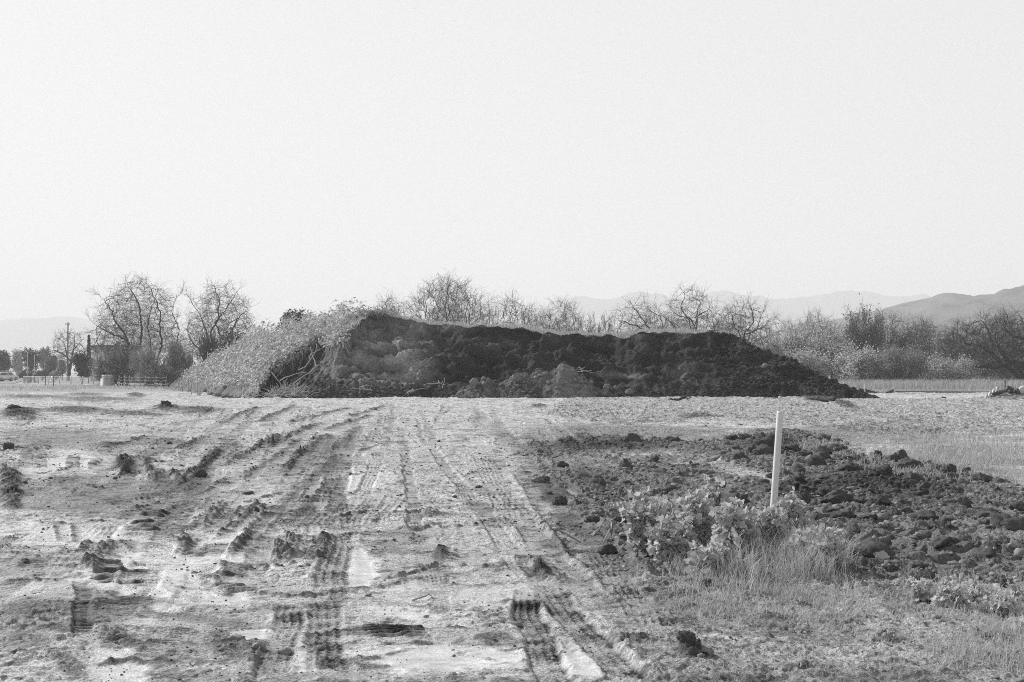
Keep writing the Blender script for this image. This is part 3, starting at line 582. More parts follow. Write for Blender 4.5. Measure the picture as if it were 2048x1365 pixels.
def scatter_clods(name, pos, size, mat, sub=1, nvar=10, seed=0, flat=(.5, .9), sink=.25, parent=None):
    r = np.random.default_rng(seed); V = []; Fc = []; b = 0
    which = r.integers(0, nvar, len(pos))
    for k in range(nvar):
        v, f = clod_shape(sub, seed * 31 + k, .45 if sub < 3 else .75, 1.0); i = np.nonzero(which == k)[0]
        if not len(i): continue
        a = r.uniform(0, 2 * math.pi, len(i)); c, s = np.cos(a), np.sin(a); st = r.uniform(.7, 1.45, len(i))
        x = v[None, :, 0] * st[:, None]; y = np.broadcast_to(v[None, :, 1], x.shape); z = v[None, :, 2] * r.uniform(*flat, len(i))[:, None]
        P = np.stack([x * c[:, None] - y * s[:, None], x * s[:, None] + y * c[:, None], z + 0.5 - sink], -1) * size[i][:, None, None] + pos[i][:, None]
        V.append(P.reshape(-1, 3)); Fc.append((f[None] + (np.arange(len(i)) * len(v))[:, None, None] + b).reshape(-1, 3)); b += len(i) * len(v)
    return mesh_np(name, np.concatenate(V), np.concatenate(Fc), mat, parent, False)
# rubble heap tipped in front of the face: its own body and its own clods
hpk = [(1085, 733), (1120, 727), (1150, 733), (1000, 745), (950, 752), (905, 758)]
HX = np.arange(-4.4, 5.6, .05); HY = np.arange(80.7, 86.0, .05); HXg, HYg = np.meshgrid(HX, HY, indexing='ij')
hx, hy = HXg.ravel(), HYg.ravel(); hn = fbm(hx * .9, hy * .9, 3, 301)
hh = np.zeros_like(hx)
for (cxh, w_, d_, h_) in [(2.9, 2.7, 2.0, 2.0), (0.6, 2.3, 1.8, 1.5), (-1.4, 2.2, 1.6, 1.15), (1.7, 2.2, 1.8, 1.75), (4.1, 1.6, 1.3, .75)]:
    hh = np.maximum(hh, h_ * np.clip(1.05 - np.sqrt(((hx - cxh) / w_) ** 2 + ((hy - 82.9) / d_) ** 2) + .10 * hn, 0, 1))
w1, v1 = worley(hx / .3, hy / .3, 303); w2, v2 = worley(hx / .55, hy / .55, 304)
hh = hh + (hh > .03) * (.07 * np.clip(1 - (w1 * 1.5) ** 2, 0, 1) ** .7 * v1 + .08 * fbm(hx * 2.5, hy * 2.5, 5, 306, .65) + .12 * np.clip(1 - (w2 * 1.5) ** 2, 0, 1) ** .7 * sstep(.5, .9, v2) + .04 * fbm(hx * 6, hy * 6, 3, 305))
hh = np.where(hh < .03, -.3, hh)
nh = len(HY); ii, jj = np.meshgrid(np.arange(len(HX) - 1), np.arange(nh - 1), indexing='ij'); b0 = (ii * nh + jj).ravel(); q = np.stack([b0, b0 + nh, b0 + nh + 1, b0 + 1], 1); q = q[(hh[q] > -.25).any(1)]
used = np.unique(q); rm = np.full(len(hx), -1); rm[used] = np.arange(len(used)); hsoil = np.clip(.12 + .07 * hn + .10 * sstep(1.2, 3.5, hx), .04, .3)
heapo = tag(mesh_np('soil_heap', np.stack([hx, hy, hh], 1)[used], rm[q], M_mound, None, True, {'soil': hsoil[used]}), 'low heap of cloddy tipped soil in front of the cut face', 'soil heap')
hhg = hh.reshape(len(HX), nh)
def heapz(x, y): return hhg[np.clip(((x + 4.4) / .05).astype(int), 0, len(HX) - 1), np.clip(((y - 80.7) / .05).astype(int), 0, nh - 1)]
r = np.random.default_rng(41)
x = r.uniform(-4, 5.3, 900); y = r.uniform(80.9, 83.6, 900); z = heapz(x, y); k = z > .05
tag(scatter_clods('loose_clods', np.stack([x, y, z], 1)[k], (r.uniform(.03, .08, 900) * (1 + 1.6 * (r.random(900) > .93)))[k], gmat('heap clod', .16, .95, .3, 1.2, .01, 40, .2), 1, 10, 5), kind='stuff').parent = heapo
# crumbled soil lying along the toe of the face
x = r.uniform(-14.6, 20.6, 4200); y = 81.6 + np.abs(r.normal(0, 1.0, 4200)) + .3 * noise(x * .7, x * 0 + 3.3, 8); z = np.maximum(mz(x, y), gz(x, y)); k = z < 1.6
tag(scatter_clods('crumbled_soil', np.stack([x, y, z], 1)[k], (r.uniform(.02, .07, 4200) * (1 + 1.6 * (r.random(4200) > .94)))[k], gmat('toe clod', .055, .95, .4, .5, .01, 40, .2), 1, 10, 6), kind='stuff')
x = r.uniform(12.5, 20.5, 900); y = r.uniform(83, 92, 900); z = mz(x, y); k = z > .1
tag(scatter_clods('rolled_soil', np.stack([x, y, z], 1)[k], r.uniform(.06, .2, 900)[k], gmat('slope clod', .045, .95, .3, .5, .01, 40, .2), 1, 10, 16), kind='stuff')
# pale stones lying by the toe
for px_, py_, s_, lab in [(1212, 774, .20, 'pale rounded stone at the foot of the dark face, just right of the soil heap'), (1231, 775, .13, 'small pale stone right beside a larger pale one under the dark face'), (1258, 783, .22, 'pale wedge-shaped stone lowest by the foot of the dark face'),
                          (948, 764, .26, 'largest light grey lump on the front of the soil heap'), (1032, 757, .24, 'smooth grey lump high on the middle of the soil heap'), (1530, 733, .22, 'pale lump stuck halfway up the right slope of the stockpile')]:
    yy = 81.6 if py_ > 770 else (82.0 if px_ < 1100 else 87.5)
    x_, y_, z_ = ppt(px_, py_, yy); v, f = clod_shape(3, int(px_), .5, .75)
    if px_ > 1500:
        for yq in np.arange(83, 92, .1):
            xq, _, zq = ppt(px_, py_, yq)
            if mz(xq, yq) > zq - .02: x_, y_, z_ = xq, yq, zq; break
    tag(mesh_np('stone', v * s_ + np.array([x_, y_, z_]), f, gmat('stone', .17, .9, .12, 5, .01, 30), None, True), lab, 'stone', 'pale stones round the stockpile')

# ---------------------------------------------------------------- leaf and blade scattering
def leaf_cards(pos, nrm, size, seed=0, bend=.25, ratio=.75):
    """small folded leaves: each a pair of quads meeting at the midrib -> verts, quads"""
    r = np.random.default_rng(seed); n = len(pos)
    nrm = nrm / (np.linalg.norm(nrm, axis=1, keepdims=True) + 1e-9)
    t = r.normal(size=(n, 3)); t -= (t * nrm).sum(1, keepdims=True) * nrm; t /= np.linalg.norm(t, axis=1, keepdims=True) + 1e-9
    b = np.cross(nrm, t); s = np.broadcast_to(np.asarray(size, float), (n,))[:, None]; w = s * ratio * .5
    tip = pos + t * s - nrm * s * bend; mid = pos + t * s * .45 + nrm * s * .10
    L = pos + t * s * .4 + b * w - nrm * s * .08; R = pos + t * s * .4 - b * w - nrm * s * .08
    V = np.stack([pos, L, mid, tip, R], 1).reshape(-1, 3); o = (np.arange(n) * 5)[:, None]
    return V, np.concatenate([o + np.array([[0, 4, 2, 1]]) * 0 + np.array([[0, 2, 1, 1]]) * 0 + np.array([[0, 2, 3, 1]]), o + np.array([[0, 4, 3, 2]])])
def blades(pos, h, w, seed=0, lean=.35, dirv=None):
    """grass blades of two bent pieces -> verts, tris+quads"""
    r = np.random.default_rng(seed); n = len(pos); a = r.uniform(0, 2 * math.pi, n)
    side = np.stack([np.cos(a), np.sin(a), 0 * a], 1); b = a + r.normal(math.pi / 2, .7, n)
    ln = np.stack([np.cos(b), np.sin(b), 0 * b], 1) * (r.uniform(.1, 1.0, n) * lean * 2)[:, None]
    if dirv is not None: ln = ln + np.array(dirv)
    h = np.broadcast_to(h, (n,))[:, None]; w = np.broadcast_to(w, (n,))[:, None]; up = np.array([0, 0, 1.0])
    m = pos + up * h * .55 + ln * h * .30; tp = pos + up * h * .92 + ln * h
    V = np.stack([pos - side * w, pos + side * w, m + side * w * .8, m - side * w * .8, tp], 1).reshape(-1, 3); o = (np.arange(n) * 5)[:, None]
    return V, [o + np.array([[0, 1, 2, 3]]), o + np.array([[3, 2, 4]])]

# broad-leaved creeper over the planted flank, up to its ragged lip
r = np.random.default_rng(77); N = 90000
x = r.uniform(-31, -5.5, N); y = r.uniform(82.6, 135, N); ok = (~incutat(x, y)) & (mz(x, y) > .05) & (flank(x, y) < interp(LIPPX, CX + F * x / 85.5) + .6)
pxv = CX + F * x / y; zz = mz(x, y); grassy = (zz < .30 + .5 * noise(x * .5, y * .5, 3)) | (pxv > 690) & (r.random(N) > .45)
dens = .10 + .90 * sstep(-.35, .1, fbm(x * .55, y * .25, 3, 55)); ok &= (~grassy) & (r.random(N) < dens) & (r.random(N) < np.clip(1.25 - (y - 84) / 75, .35, 1))
p = np.stack([x, y, zz], 1)[ok]; bump = (fbm(p[:, 0] * .9, p[:, 1] * .5, 3, 56) * .5 + .5)
cw, cv = worley(p[:, 0] / 1.15, p[:, 1] / 1.5, 57); dome = np.clip(1 - (cw * 1.45) ** 2, 0, 1) * (.25 + .6 * cv); p[:, 2] += 1.9 * dome * (.35 + .65 * r.random(len(p)) ** .6) + .12 * bump * r.random(len(p)); nn = np.array([-.3, -.3, 1.0]) + r.normal(0, .42, (len(p), 3))
v, f = leaf_cards(p, nn, np.exp(r.normal(math.log(.14), .4, len(p))), 5, .2, .95)
tag(mesh_np('creeper_leaves', v, f, M_ivy), kind='stuff')
# along the lip the creeper overhangs
lp = np.array([flank_hit(*p) for p in LIPLINE[:8]]); seg = r.integers(0, len(lp) - 1, 2600); tt = r.random(2600)
lx = lp[seg, 0] * (1 - tt) + lp[seg + 1, 0] * tt + r.normal(0, .18, 2600); ly = lp[seg, 1] * (1 - tt) + lp[seg + 1, 1] * tt + r.normal(0, .18, 2600)
lz = np.maximum(flank(lx, ly), .05) + r.uniform(-.45, .35, 2600)
v, f = leaf_cards(np.stack([lx, ly, lz], 1), np.array([.1, -.4, .6]) + r.normal(0, .6, (2600, 3)), r.uniform(.10, .26, 2600), 6, .3, .95)
tag(mesh_np('overhanging_leaves', v, f, M_ivy), kind='stuff')
# roots and dead vines hanging in the hollow
rl = []
for k in range(150):
    s_ = r.integers(0, 7); t_ = r.random(); q0 = lp[s_] * (1 - t_) + lp[s_ + 1] * t_
    p0 = np.array([q0[0] + .12, q0[1] + r.uniform(-.5, .1), max(flank(*q0), .2) - r.uniform(0, .5)]); Ln = r.uniform(.4, 1.7); pts = [p0]
    d = np.array([r.normal(.15, .3), r.normal(-.25, .2), -1.0])
    for i in range(5): d = d + r.normal(0, .28, 3) * np.array([1, 1, .4]); pts.append(pts[-1] + d / np.linalg.norm(d) * Ln / 5)
    pts = np.array(pts); pts[:, 2] = np.maximum(pts[:, 2], .05); rl.append((pts, np.linspace(.022, .009, 6) * r.uniform(.6, 1.4)))
v, f = tubes(rl, 4); tag(mesh_np('hanging_roots', v, f, gmat('dry root', .30, .9, .2, 5)), kind='stuff')
# uprooted dead brush lying at the foot of the hollow
rl = []; c0 = np.array(ppt(572, 790, 82.2)); c0[2] = .1
for k in range(330):
    p0 = c0 + np.array([r.normal(0, .55), r.normal(0, .3), abs(r.normal(0, .12))]); d = np.array([r.normal(.35, .6), r.normal(0, .5), abs(r.normal(.55, .4))]); Ln = r.uniform(.4, 1.15); pts = [p0]
    for i in range(5): d = d / np.linalg.norm(d) + r.normal(0, .25, 3) + np.array([.1, -.02, -.13]); pts.append(pts[-1] + d / np.linalg.norm(d) * Ln / 5)
    pts = np.array(pts); pts[:, 2] = np.maximum(pts[:, 2], .03); rl.append((pts, np.linspace(.02, .008, 6) * r.uniform(.6, 1.5)))
for (x0, y0, x1, y1) in [(545, 745, 575, 790), (600, 742, 640, 700), (560, 760, 610, 745), (632, 735, 620, 690), (585, 770, 645, 728), (620, 720, 634, 690)]:
    a, b = np.array(ppt(x0, y0, 83.4)), np.array(ppt(x1, y1, 84.2)); pts = np.linspace(a, b, 6) + r.normal(0, .05, (6, 3)); rl.append((pts, np.linspace(.035, .015, 6)))
v, f = tubes(rl, 4); tag(mesh_np('dead_brush', v, f, gmat('bleached brush', .42, .9, .25, 5)), 'bleached heap of uprooted dead brush at the foot of the planted flank', 'dead brush')
# white twigs on the heap
rl = []
for (qx, qy) in [(880, 768), (728, 778), (820, 783), (1165, 742)]:
    a = np.array(ppt(qx, qy, 81.8))
    for k in range(9):
        b = a + np.array([r.normal(0, .35), r.normal(0, .1), r.normal(.05, .12)]); rl.append((np.linspace(a + r.normal(0, .1, 3), b, 4) + r.normal(0, .03, (4, 3)), np.linspace(.018, .01, 4)))
v, f = tubes(rl, 4); tag(mesh_np('root_scraps', v, f, gmat('pale scrap', .42, .9, .2, 5)), kind='stuff')
# grass on the flat top, its rim, the summit and the lower flank
N = 52000; x = r.uniform(-13, 14, N); y = r.uniform(86.5, 104, N); z = mz(x, y); ok = (~incutat(x, y) | (z > S0.reshape(nx, ny)[np.clip(((x - mx[0]) / .065).astype(int), 0, nx - 1), np.clip(np.searchsorted(my, y), 0, ny - 1)] - .03)) & (z > 3.0) & (r.random(N) < np.clip(1.2 - (y - 88) / 16, .15, 1))
p = np.stack([x, y, z], 1)[ok]; hgt = r.uniform(.06, .34, len(p)) ** 1.15 * sstep(-.7, .2, fbm(p[:, 0] * 1.3, p[:, 1] * .8, 3, 92))  * (1 + .8 * np.clip(noise(p[:, 0] * .6, p[:, 1] * .6, 91), 0, 1)) * np.where(p[:, 0] < 2, 1.25, 1.0)
v, f = blades(p, hgt, .016, 8, .5); tag(mesh_np('top_grass', v, f, M_drygrass), kind='stuff')
N = 26000; x = r.uniform(-31, -5, N); y = r.uniform(82.2, 135, N); z = mz(x, y); pxv = CX + F * x / y
ok = (~incutat(x, y)) & (z > -.2) & (((z < .9 + .5 * noise(x * .5, y * .5, 3))) | (pxv > 670)) & (flank(x, y) < interp(LIPPX, CX + F * x / 85.5) + .8)
p = np.stack([x, y, np.maximum(z, -.05)], 1)[ok]; v, f = blades(p, r.uniform(.12, .38, len(p)), .018, 9, .5); tag(mesh_np('flank_grass', v, f, M_drygrass), kind='stuff')
# ---------------------------------------------------------------- hills and far ranges
def hill(name, prof, y0, y1, back, mat, nz=.02, seed=1, foot=-2.0, trees=0.0):
    """prof: skyline in photo pixels at distance y1; the slope rises from y0 to y1, then falls away"""
    pr = np.array(prof, float); nx_ = 500; px_ = np.linspace(pr[0, 0], pr[-1, 0], nx_); crest = np.interp(px_, pr[:, 0], pr[:, 1])
    crest = crest + np.interp(px_, pr[:, 0], pr[:, 1] * 0) + nz * 40 * fbm(px_ / 70.0, px_ * 0 + seed, 5, seed)
    t = np.concatenate([np.linspace(0, 1, 60), np.linspace(1.05, 2, 14)])
    V = np.zeros((nx_, len(t), 3)); X = (px_ - CX) * y1 / F; Z = CAMH + (HZ - crest) * y1 / F
    for j, q in enumerate(t):
        yy = y0 + (y1 - y0) * min(q, 1) + back * max(0, q - 1); w = math.sin(min(q, 1) * math.pi / 2) ** 1.25 if q <= 1 else math.cos((q - 1) * math.pi / 2)
        V[:, j, 0] = X * (1 if q > 1 else (.55 + .45 * q) if False else 1); V[:, j, 1] = yy; V[:, j, 2] = foot + (Z - foot) * w
        V[:, j, 2] += (Z - foot) * .10 * fbm(X / (y1 * .03) + q, X * 0 + q * 6, 3, seed + 3) * math.sin(min(q, 2) * math.pi / 2) ** 2 * (1 if abs(q - 1) > .06 else .1)
    m = len(t); ii, jj = np.meshgrid(np.arange(nx_ - 1), np.arange(m - 1), indexing='ij'); b = (ii * m + jj).ravel()
    return tag(mesh_np(name, V.reshape(-1, 3), np.stack([b, b + m, b + m + 1, b + 1], 1), mat, None, True), kind='structure')
hill('hill', [(1480, 735), (1560, 700), (1640, 655), (1700, 637), (1760, 622), (1820, 603), (1858, 596), (1890, 597), (1930, 603), (1990, 606), (2080, 615), (2200, 650), (2300, 720)], 800, 1250, 500, gmat('round hill grass', .17, .95, .12, .012, 0, 1, .1, vscale2=.06), .02, 3)
hill('hill', [(1560, 745), (1640, 700), (1720, 668), (1800, 640), (1870, 620), (1930, 603), (2000, 589), (2048, 573), (2120, 556), (2250, 530), (2420, 520), (2600, 600)], 520, 900, 500, gmat('near hill grass', .17, .95, .12, .012, 0, 1, .1, vscale2=.06), .012, 4)
hill('mountain_range', [(1000, 720), (1060, 640), (1100, 606), (1140, 600), (1200, 600), (1240, 596), (1275, 589), (1300, 596), (1380, 596), (1440, 593), (1500, 596), (1560, 600), (1600, 598), (1640, 592), (1680, 590), (1740, 593), (1800, 594), (1860, 598), (2000, 600), (2200, 640), (2300, 700)], 4600, 5500, 900, M_range, .06, 5)
hill('mountain_range', [(-500, 700), (-300, 670), (-150, 662), (0, 651), (60, 643), (110, 636), (160, 637), (220, 650), (330, 668), (480, 680), (640, 690), (800, 700), (1000, 712), (1250, 725)], 4800, 5800, 900, M_range, .05, 6)

# ---------------------------------------------------------------- trees
def rotv(d, ang, r):
    a = r.normal(size=3); a -= a.dot(d) * d; a /= np.linalg.norm(a) + 1e-9
    return d * math.cos(ang) + a * math.sin(ang)
def grow(r, p, d, L, rad, lev, out, P):
    n = P['seg'][lev]; st = L / n; pts = [p]; ds = [d]
    for i in range(n):
        d = d + r.normal(0, P['gnarl'][lev], 3) + np.array([0, 0, P['up'][lev]]); d /= np.linalg.norm(d); p = p + d * st; pts.append(p); ds.append(d)
    rads = np.linspace(rad, rad * (.55 if lev < P['max'] else .4), n + 1); out.append((np.array(pts), rads, lev)); branch_on(r, pts, ds, rads, L, lev, out, P)
def branch_on(r, pts, ds, rads, L, lev, out, P, lo=None):
    if lev >= P['max']: return
    n = len(pts) - 1; k = P['kids'][lev]; lo = P['lo'][lev] if lo is None else lo
    for c in range(k):
        t = lo + (1 - lo) * (c + r.random()) / k; i = min(int(t * n), n - 1); f = t * n - i
        q = pts[i] * (1 - f) + pts[i + 1] * f; d = rotv(ds[i + 1], math.radians(r.uniform(*P['ang'])), r)
        d[2] += P['lift']; d /= np.linalg.norm(d)
        grow(r, q, d, L * P['ratio'] * r.uniform(.7, 1.15) * (1.15 - .45 * t), min(max(rads[i] * P['rr'], P['minr']), rads[i]), lev + 1, out, P)
    for c in range(2):
        grow(r, pts[-1], rotv(ds[-1], math.radians(r.uniform(12, 34)), r), L * P['ratio'] * r.uniform(.75, 1.1), max(rads[-1] * .85, P['minr']), lev + 1, out, P)
def style(**k):
    P = dict(max=5, seg=[6, 5, 5, 4, 4, 3], gnarl=[.14, .2, .24, .26, .28, .28], up=[.04, .03, .02, .02, .03, .03], kids=[3, 4, 4, 3, 3, 0], lo=[.35, .25, .2, .2, .2, .2], ang=(32, 62), ratio=.66, rr=.62, minr=.016, lift=.12); P.update(k); return P
OAK = style(gnarl=[.2, .3, .34, .36, .36, .3], ang=(35, 75), lift=.05, minr=.02)
ASH = style(max=4, kids=[3, 4, 4, 3, 0], gnarl=[.14, .2, .22, .24, .24], up=[.03, .03, .03, .03, .03], ang=(32, 72), lift=.06, minr=.012, ratio=.74)
THICKET = style(max=4, kids=[3, 3, 3, 3, 0], ratio=.72, gnarl=[.14, .2, .24, .26, .26], ang=(22, 60), up=[.05, .05, .05, .05, .05], lift=.15, minr=.014, lo=[.25, .2, .2, .2, .2])
def finish_tree(name, out, P, base, label, cat, trunk_lev, mt, mc, group, leaves=None, px_box=None, y=None, squash=.8):
    """scales the skeleton to the photographed width and top, then makes trunk, crown and leaves parts of one thing"""
    if px_box:
        x0, x1, ytop = px_box; A = np.concatenate([o[0] for o in out]); lo, hi = np.percentile(A[:, 0], [.6, 99.4]); zt = np.percentile(A[:, 2], 99.7)
        X0 = (x0 - CX) * y / F; X1 = (x1 - CX) * y / F; Zt = CAMH + (HZ - ytop) * y / F
        sx = (X1 - X0) / (hi - lo); sz = (Zt - base[2]) / max(zt - base[2], .1); cxn = X0 + (base[0] * 0 - lo) * sx
        for k, (p, rr_, l) in enumerate(out):
            q = p.copy(); q[:, 0] = X0 + (p[:, 0] - lo) * sx; q[:, 2] = base[2] + (p[:, 2] - base[2]) * sz; q[:, 1] = base[1] + (p[:, 1] - base[1]) * sx * squash; out[k] = (q, rr_, l)
    root = empty(name, base); tag(root, label, cat, group)
    off = np.array(base)
    big = [(p - off, r_) for p, r_, l in out if l <= trunk_lev]; small = [(p - off, r_) for p, r_, l in out if l > trunk_lev]
    v, f = tubes(big, 6); mesh_np('trunk', v, f, mt, root, True)
    if small:
        v, f = tubes(small, 3); mesh_np('crown', v, f, mc, root)
    if leaves:
        n, sz, ml, spread, sd = leaves; r = np.random.default_rng(sd)
        ends = [p for p, r_, l in out if l >= P['max'] - 1]; pick = r.integers(0, len(ends), n)
        q = np.array([ends[i][r.integers(1, len(ends[i]))] for i in pick]) + r.normal(0, spread, (n, 3)); nn = r.normal(0, 1, (n, 3)) + np.array([-.3, -.2, .6])
        v, f = leaf_cards(q - off, nn, r.uniform(.6, 1.3, n) * sz, sd, .2, .8); mesh_np('foliage', v, f, ml, root)
    return root
def bare_tree(name, px_box, y, stems, label, P, seed, cat='tree', trunk_lev=1, rad=.25, lean=.25, mt=None, mc=None, group=None, leaves=None, z0=-.3, basepx=None, L0=3.4):
    r = np.random.default_rng(seed); bx = basepx if basepx else (px_box[0] + px_box[1]) / 2; base = np.array([(bx - CX) * y / F, y, z0]); out = []
    for s in range(stems):
        a = (s + .5 * r.random()) / stems * 2 * math.pi; d = np.array([math.cos(a) * lean, math.sin(a) * lean, 1.0]) if stems > 1 else np.array([r.normal(0, .08), 0, 1.0]); d /= np.linalg.norm(d)
        grow(r, base + np.array([math.cos(a), math.sin(a), 0]) * .25 * (stems > 1), d, L0, rad * r.uniform(.8, 1.1), 0, out, P)
    return finish_tree(name, out, P, base, label, cat, trunk_lev, mt or M_bark, mc or M_twig, group, leaves, px_box, y)
def limb_tree(name, limbs, y, basepx, label, P, seed, rad=.3, startlev=1, group=None, cat='tree', kids=7, box=None, leaves=None, z0=-.3, mt=None, mc=None, first=.22, Lsc=.8):
    """main limbs follow the photograph; smaller branches grow from them"""
    r = np.random.default_rng(seed); base = np.array([(basepx - CX) * y / F, y, z0]); out = []
    for li, lm in enumerate(limbs):
        dy = 0.0; pts = []; tilt = r.normal(0, .35); ph = np.array([ppt(px_, py_, y) for px_, py_ in lm[0]])
        if lm[2]: ph = np.concatenate([[base], ph])
        s = np.concatenate([[0], np.cumsum(np.linalg.norm(np.diff(ph, axis=0), axis=1))]); q = np.linspace(0, s[-1], max(6, int(s[-1] / .7)))
        pts = np.stack([np.interp(q, s, ph[:, k]) for k in range(3)], 1); pts[1:-1] += r.normal(0, .07, (len(pts) - 2, 3)); pts[:, 1] += tilt * q + .2 * np.sin(q * 1.3 + li)
        ds = np.gradient(pts, axis=0); ds /= np.linalg.norm(ds, axis=1, keepdims=True); rads = np.linspace(lm[1], lm[1] * .4, len(pts)); out.append((pts, rads, 0))
        k2 = dict(P); k2['kids'] = [kids] + P['kids'][1:]
        Lb = np.clip(s[-1], 3.0, 8.0) * Lsc
        branch_on(r, list(pts), list(ds), rads, Lb, startlev - 1 if False else 0, out, k2, first)
    return finish_tree(name, out, P, base, label, cat, 1, mt or M_bark, mc or M_twig, group, leaves, box, y)
def crown_points(r, n, cx_, cy_, hw, hd, zlo, ztop, shell=.45, lumpy=.25):
    """scattered points filling a domed, uneven crown"""
    u = r.normal(size=(n * 3, 3)); u /= np.linalg.norm(u, axis=1, keepdims=True); u[:, 2] = np.abs(u[:, 2]) * 1.1 - .12; rad = r.random(n * 3) ** shell
    g = 1 + lumpy * fbm(u[:, 0] * 2.1 + cx_, u[:, 1] * 2.1 + u[:, 2] * 2.3, 2, int(abs(cx_) * 7) % 97)
    p = u * (rad * np.clip(g, .55, 1.0))[:, None]; zb = zlo + (ztop - zlo) * .18
    q = np.stack([cx_ + p[:, 0] * hw, cy_ + p[:, 1] * hd, zb + p[:, 2] * (ztop - zb)], 1); return q[q[:, 2] > zlo][:n]
def colonise(r, chains, A, D=.42, kill=.75, jit=.22, iters=130, reach=9.0, grav=.0):
    N = []; par = []
    for c in chains:
        prev = 0 if N else -1
        for k, p in enumerate(c):
            if N and k == 0: continue
            N.append(p); par.append(prev); prev = len(N) - 1
    N = [np.array(p, float) for p in N]; X = np.array(N); d = np.full(len(A), 1e9); nn = np.zeros(len(A), int)
    def upd(P, off):
        nonlocal d, nn
        for a in range(0, len(P), 400):
            q = ((A[:, None] - P[None, a:a + 400]) ** 2).sum(2); j = q.argmin(1); m = q[np.arange(len(A)), j]; b = m < d; d[b] = m[b]; nn[b] = off + a + j[b]
    upd(X, 0); alive = np.ones(len(A), bool)
    for it in range(iters):
        alive &= d > kill * kill; act = alive & (d < reach * reach)
        if not act.any(): break
        idx = nn[act]; v = A[act] - X[idx]; v /= np.linalg.norm(v, axis=1, keepdims=True) + 1e-9; acc = np.zeros((len(X), 3)); np.add.at(acc, idx, v); u = np.unique(idx); w = acc[u]; w /= np.linalg.norm(w, axis=1, keepdims=True) + 1e-9
        pa = np.array(par)[u]; back = X[u] - X[np.maximum(pa, 0)]; back /= np.linalg.norm(back, axis=1, keepdims=True) + 1e-9
        w = w + .35 * back + r.normal(0, jit, w.shape) + np.array([0, 0, grav]); w /= np.linalg.norm(w, axis=1, keepdims=True) + 1e-9; new = X[u] + w * D
        off = len(X); X = np.concatenate([X, new]); par += u.tolist(); upd(new, off)
    return X, np.array(par)
def colony_tree(name, px_box, y, label, seed, chains=None, basepx=None, zbase=-.3, n=520, D=.42, kill=.8, jit=.22, stems=4, zlo=.22, rtwig=.017, twigs=4, mt=None, mc=None, group=None, cat='tree', leaves=None, depth=.75, thick=2.06, tlen=.85, shell=.45, fork=.22, rmax=.3, grav=0):
    """a bare crown grown into scattered points, branch radii by the pipe rule"""
    r = np.random.default_rng(seed); s = y / F; x0, x1, yt = px_box; X0, X1 = (x0 - CX) * s, (x1 - CX) * s; Zt = CAMH + (HZ - yt) * s; hw = (X1 - X0) / 2; cx_ = (X0 + X1) / 2; bx_ = cx_ if basepx is None else (basepx - CX) * s; base = np.array([bx_, y, zbase]); hgt = Zt - zbase
    A = crown_points(r, n, cx_, y, hw * .97, hw * depth, zbase + zlo * hgt, Zt - .25, shell)
    if chains: ch = [np.array([base] + [np.array(ppt(a, b, y)) + np.array([0, r.normal(0, .4), 0]) for a, b in c]) for c in chains]
    else: ch = [np.array([base, base + np.array([math.cos(a) * fork * hw * .5, math.sin(a) * fork * hw * .4, hgt * fork * .5]), base + np.array([math.cos(a) * fork * hw * 1.4, math.sin(a) * fork * hw, hgt * fork])]) for a in np.arange(stems) / stems * 6.28 + r.random() * 6]
    fine = []
    for c in ch:
        L = np.concatenate([[0], np.cumsum(np.linalg.norm(np.diff(c, axis=0), axis=1))]); q = np.linspace(0, L[-1], max(3, int(L[-1] / D) + 1)); f = np.stack([np.interp(q, L, c[:, k]) for k in range(3)], 1); f[1:] += r.normal(0, .05, f[1:].shape); fine.append(f)
    X, par = colonise(r, fine, A, D, kill, jit, grav=grav); m = len(X); kids = [[] for _ in range(m)]
    for k in range(1, m): kids[par[k]].append(k)
    R = np.zeros(m)
    for k in range(m - 1, -1, -1): R[k] = (sum(R[c] ** thick for c in kids[k]) ** (1 / thick)) if kids[k] else rtwig
    R = np.minimum(R, rmax)
    lines = []; stack = [(0, [0])]
    while stack:
        k, chn = stack.pop()
        while kids[k]:
            c = sorted(kids[k], key=lambda q: -R[q]); stack += [(o, [k, o]) for o in c[1:]]; k = c[0]; chn.append(k)
        if len(chn) > 1: q = np.array(chn); rr_ = R[q].copy(); rr_[0] = min(rr_[0], rr_[1]); lines.append((X[q], rr_))
    tw = []
    thin = np.nonzero(R < .035)[0]
    for k in thin:
        if par[k] < 0: continue
        d0 = X[k] - X[par[k]]; d0 /= np.linalg.norm(d0) + 1e-9
        for t in range(r.poisson(twigs * .5) if kids[k] else twigs):
            d = d0 + r.normal(0, .65, 3) + np.array([0, 0, .12]); d /= np.linalg.norm(d); L = tlen * r.uniform(.5, 1.5); p1 = X[k] + d * L * .5; d2 = d + r.normal(0, .4, 3); d2 /= np.linalg.norm(d2); tw.append((np.array([X[k], p1, p1 + d2 * L * .5]), np.array([.75, .6, .4]) * rtwig))
    t2 = []
    for p_, q_ in tw:
        for t in range(2):
            d = p_[2] - p_[0]; d = d / (np.linalg.norm(d) + 1e-9) + r.normal(0, .6, 3); d /= np.linalg.norm(d); a_ = p_[1 + t]; L = tlen * r.uniform(.35, 1.0); t2.append((np.array([a_, a_ + d * L * .5, a_ + (d + r.normal(0, .25, 3)) * L]), np.array([.5, .42, .3]) * rtwig))
    tw = tw + t2
    root = empty(name, base); tag(root, label, cat, group); big = [(p - base, q) for p, q in lines if q.max() > .055]; small = [(p - base, q) for p, q in lines if q.max() <= .055] + [(p - base, q) for p, q in tw]
    if not big: big, small = small[:3], small[3:]
    v, f = tubes(big, 6); mesh_np('trunk', v, f, mt or M_bark, root, True); v, f = tubes(small, 3); mesh_np('crown', v, f, mc or M_twig, root)
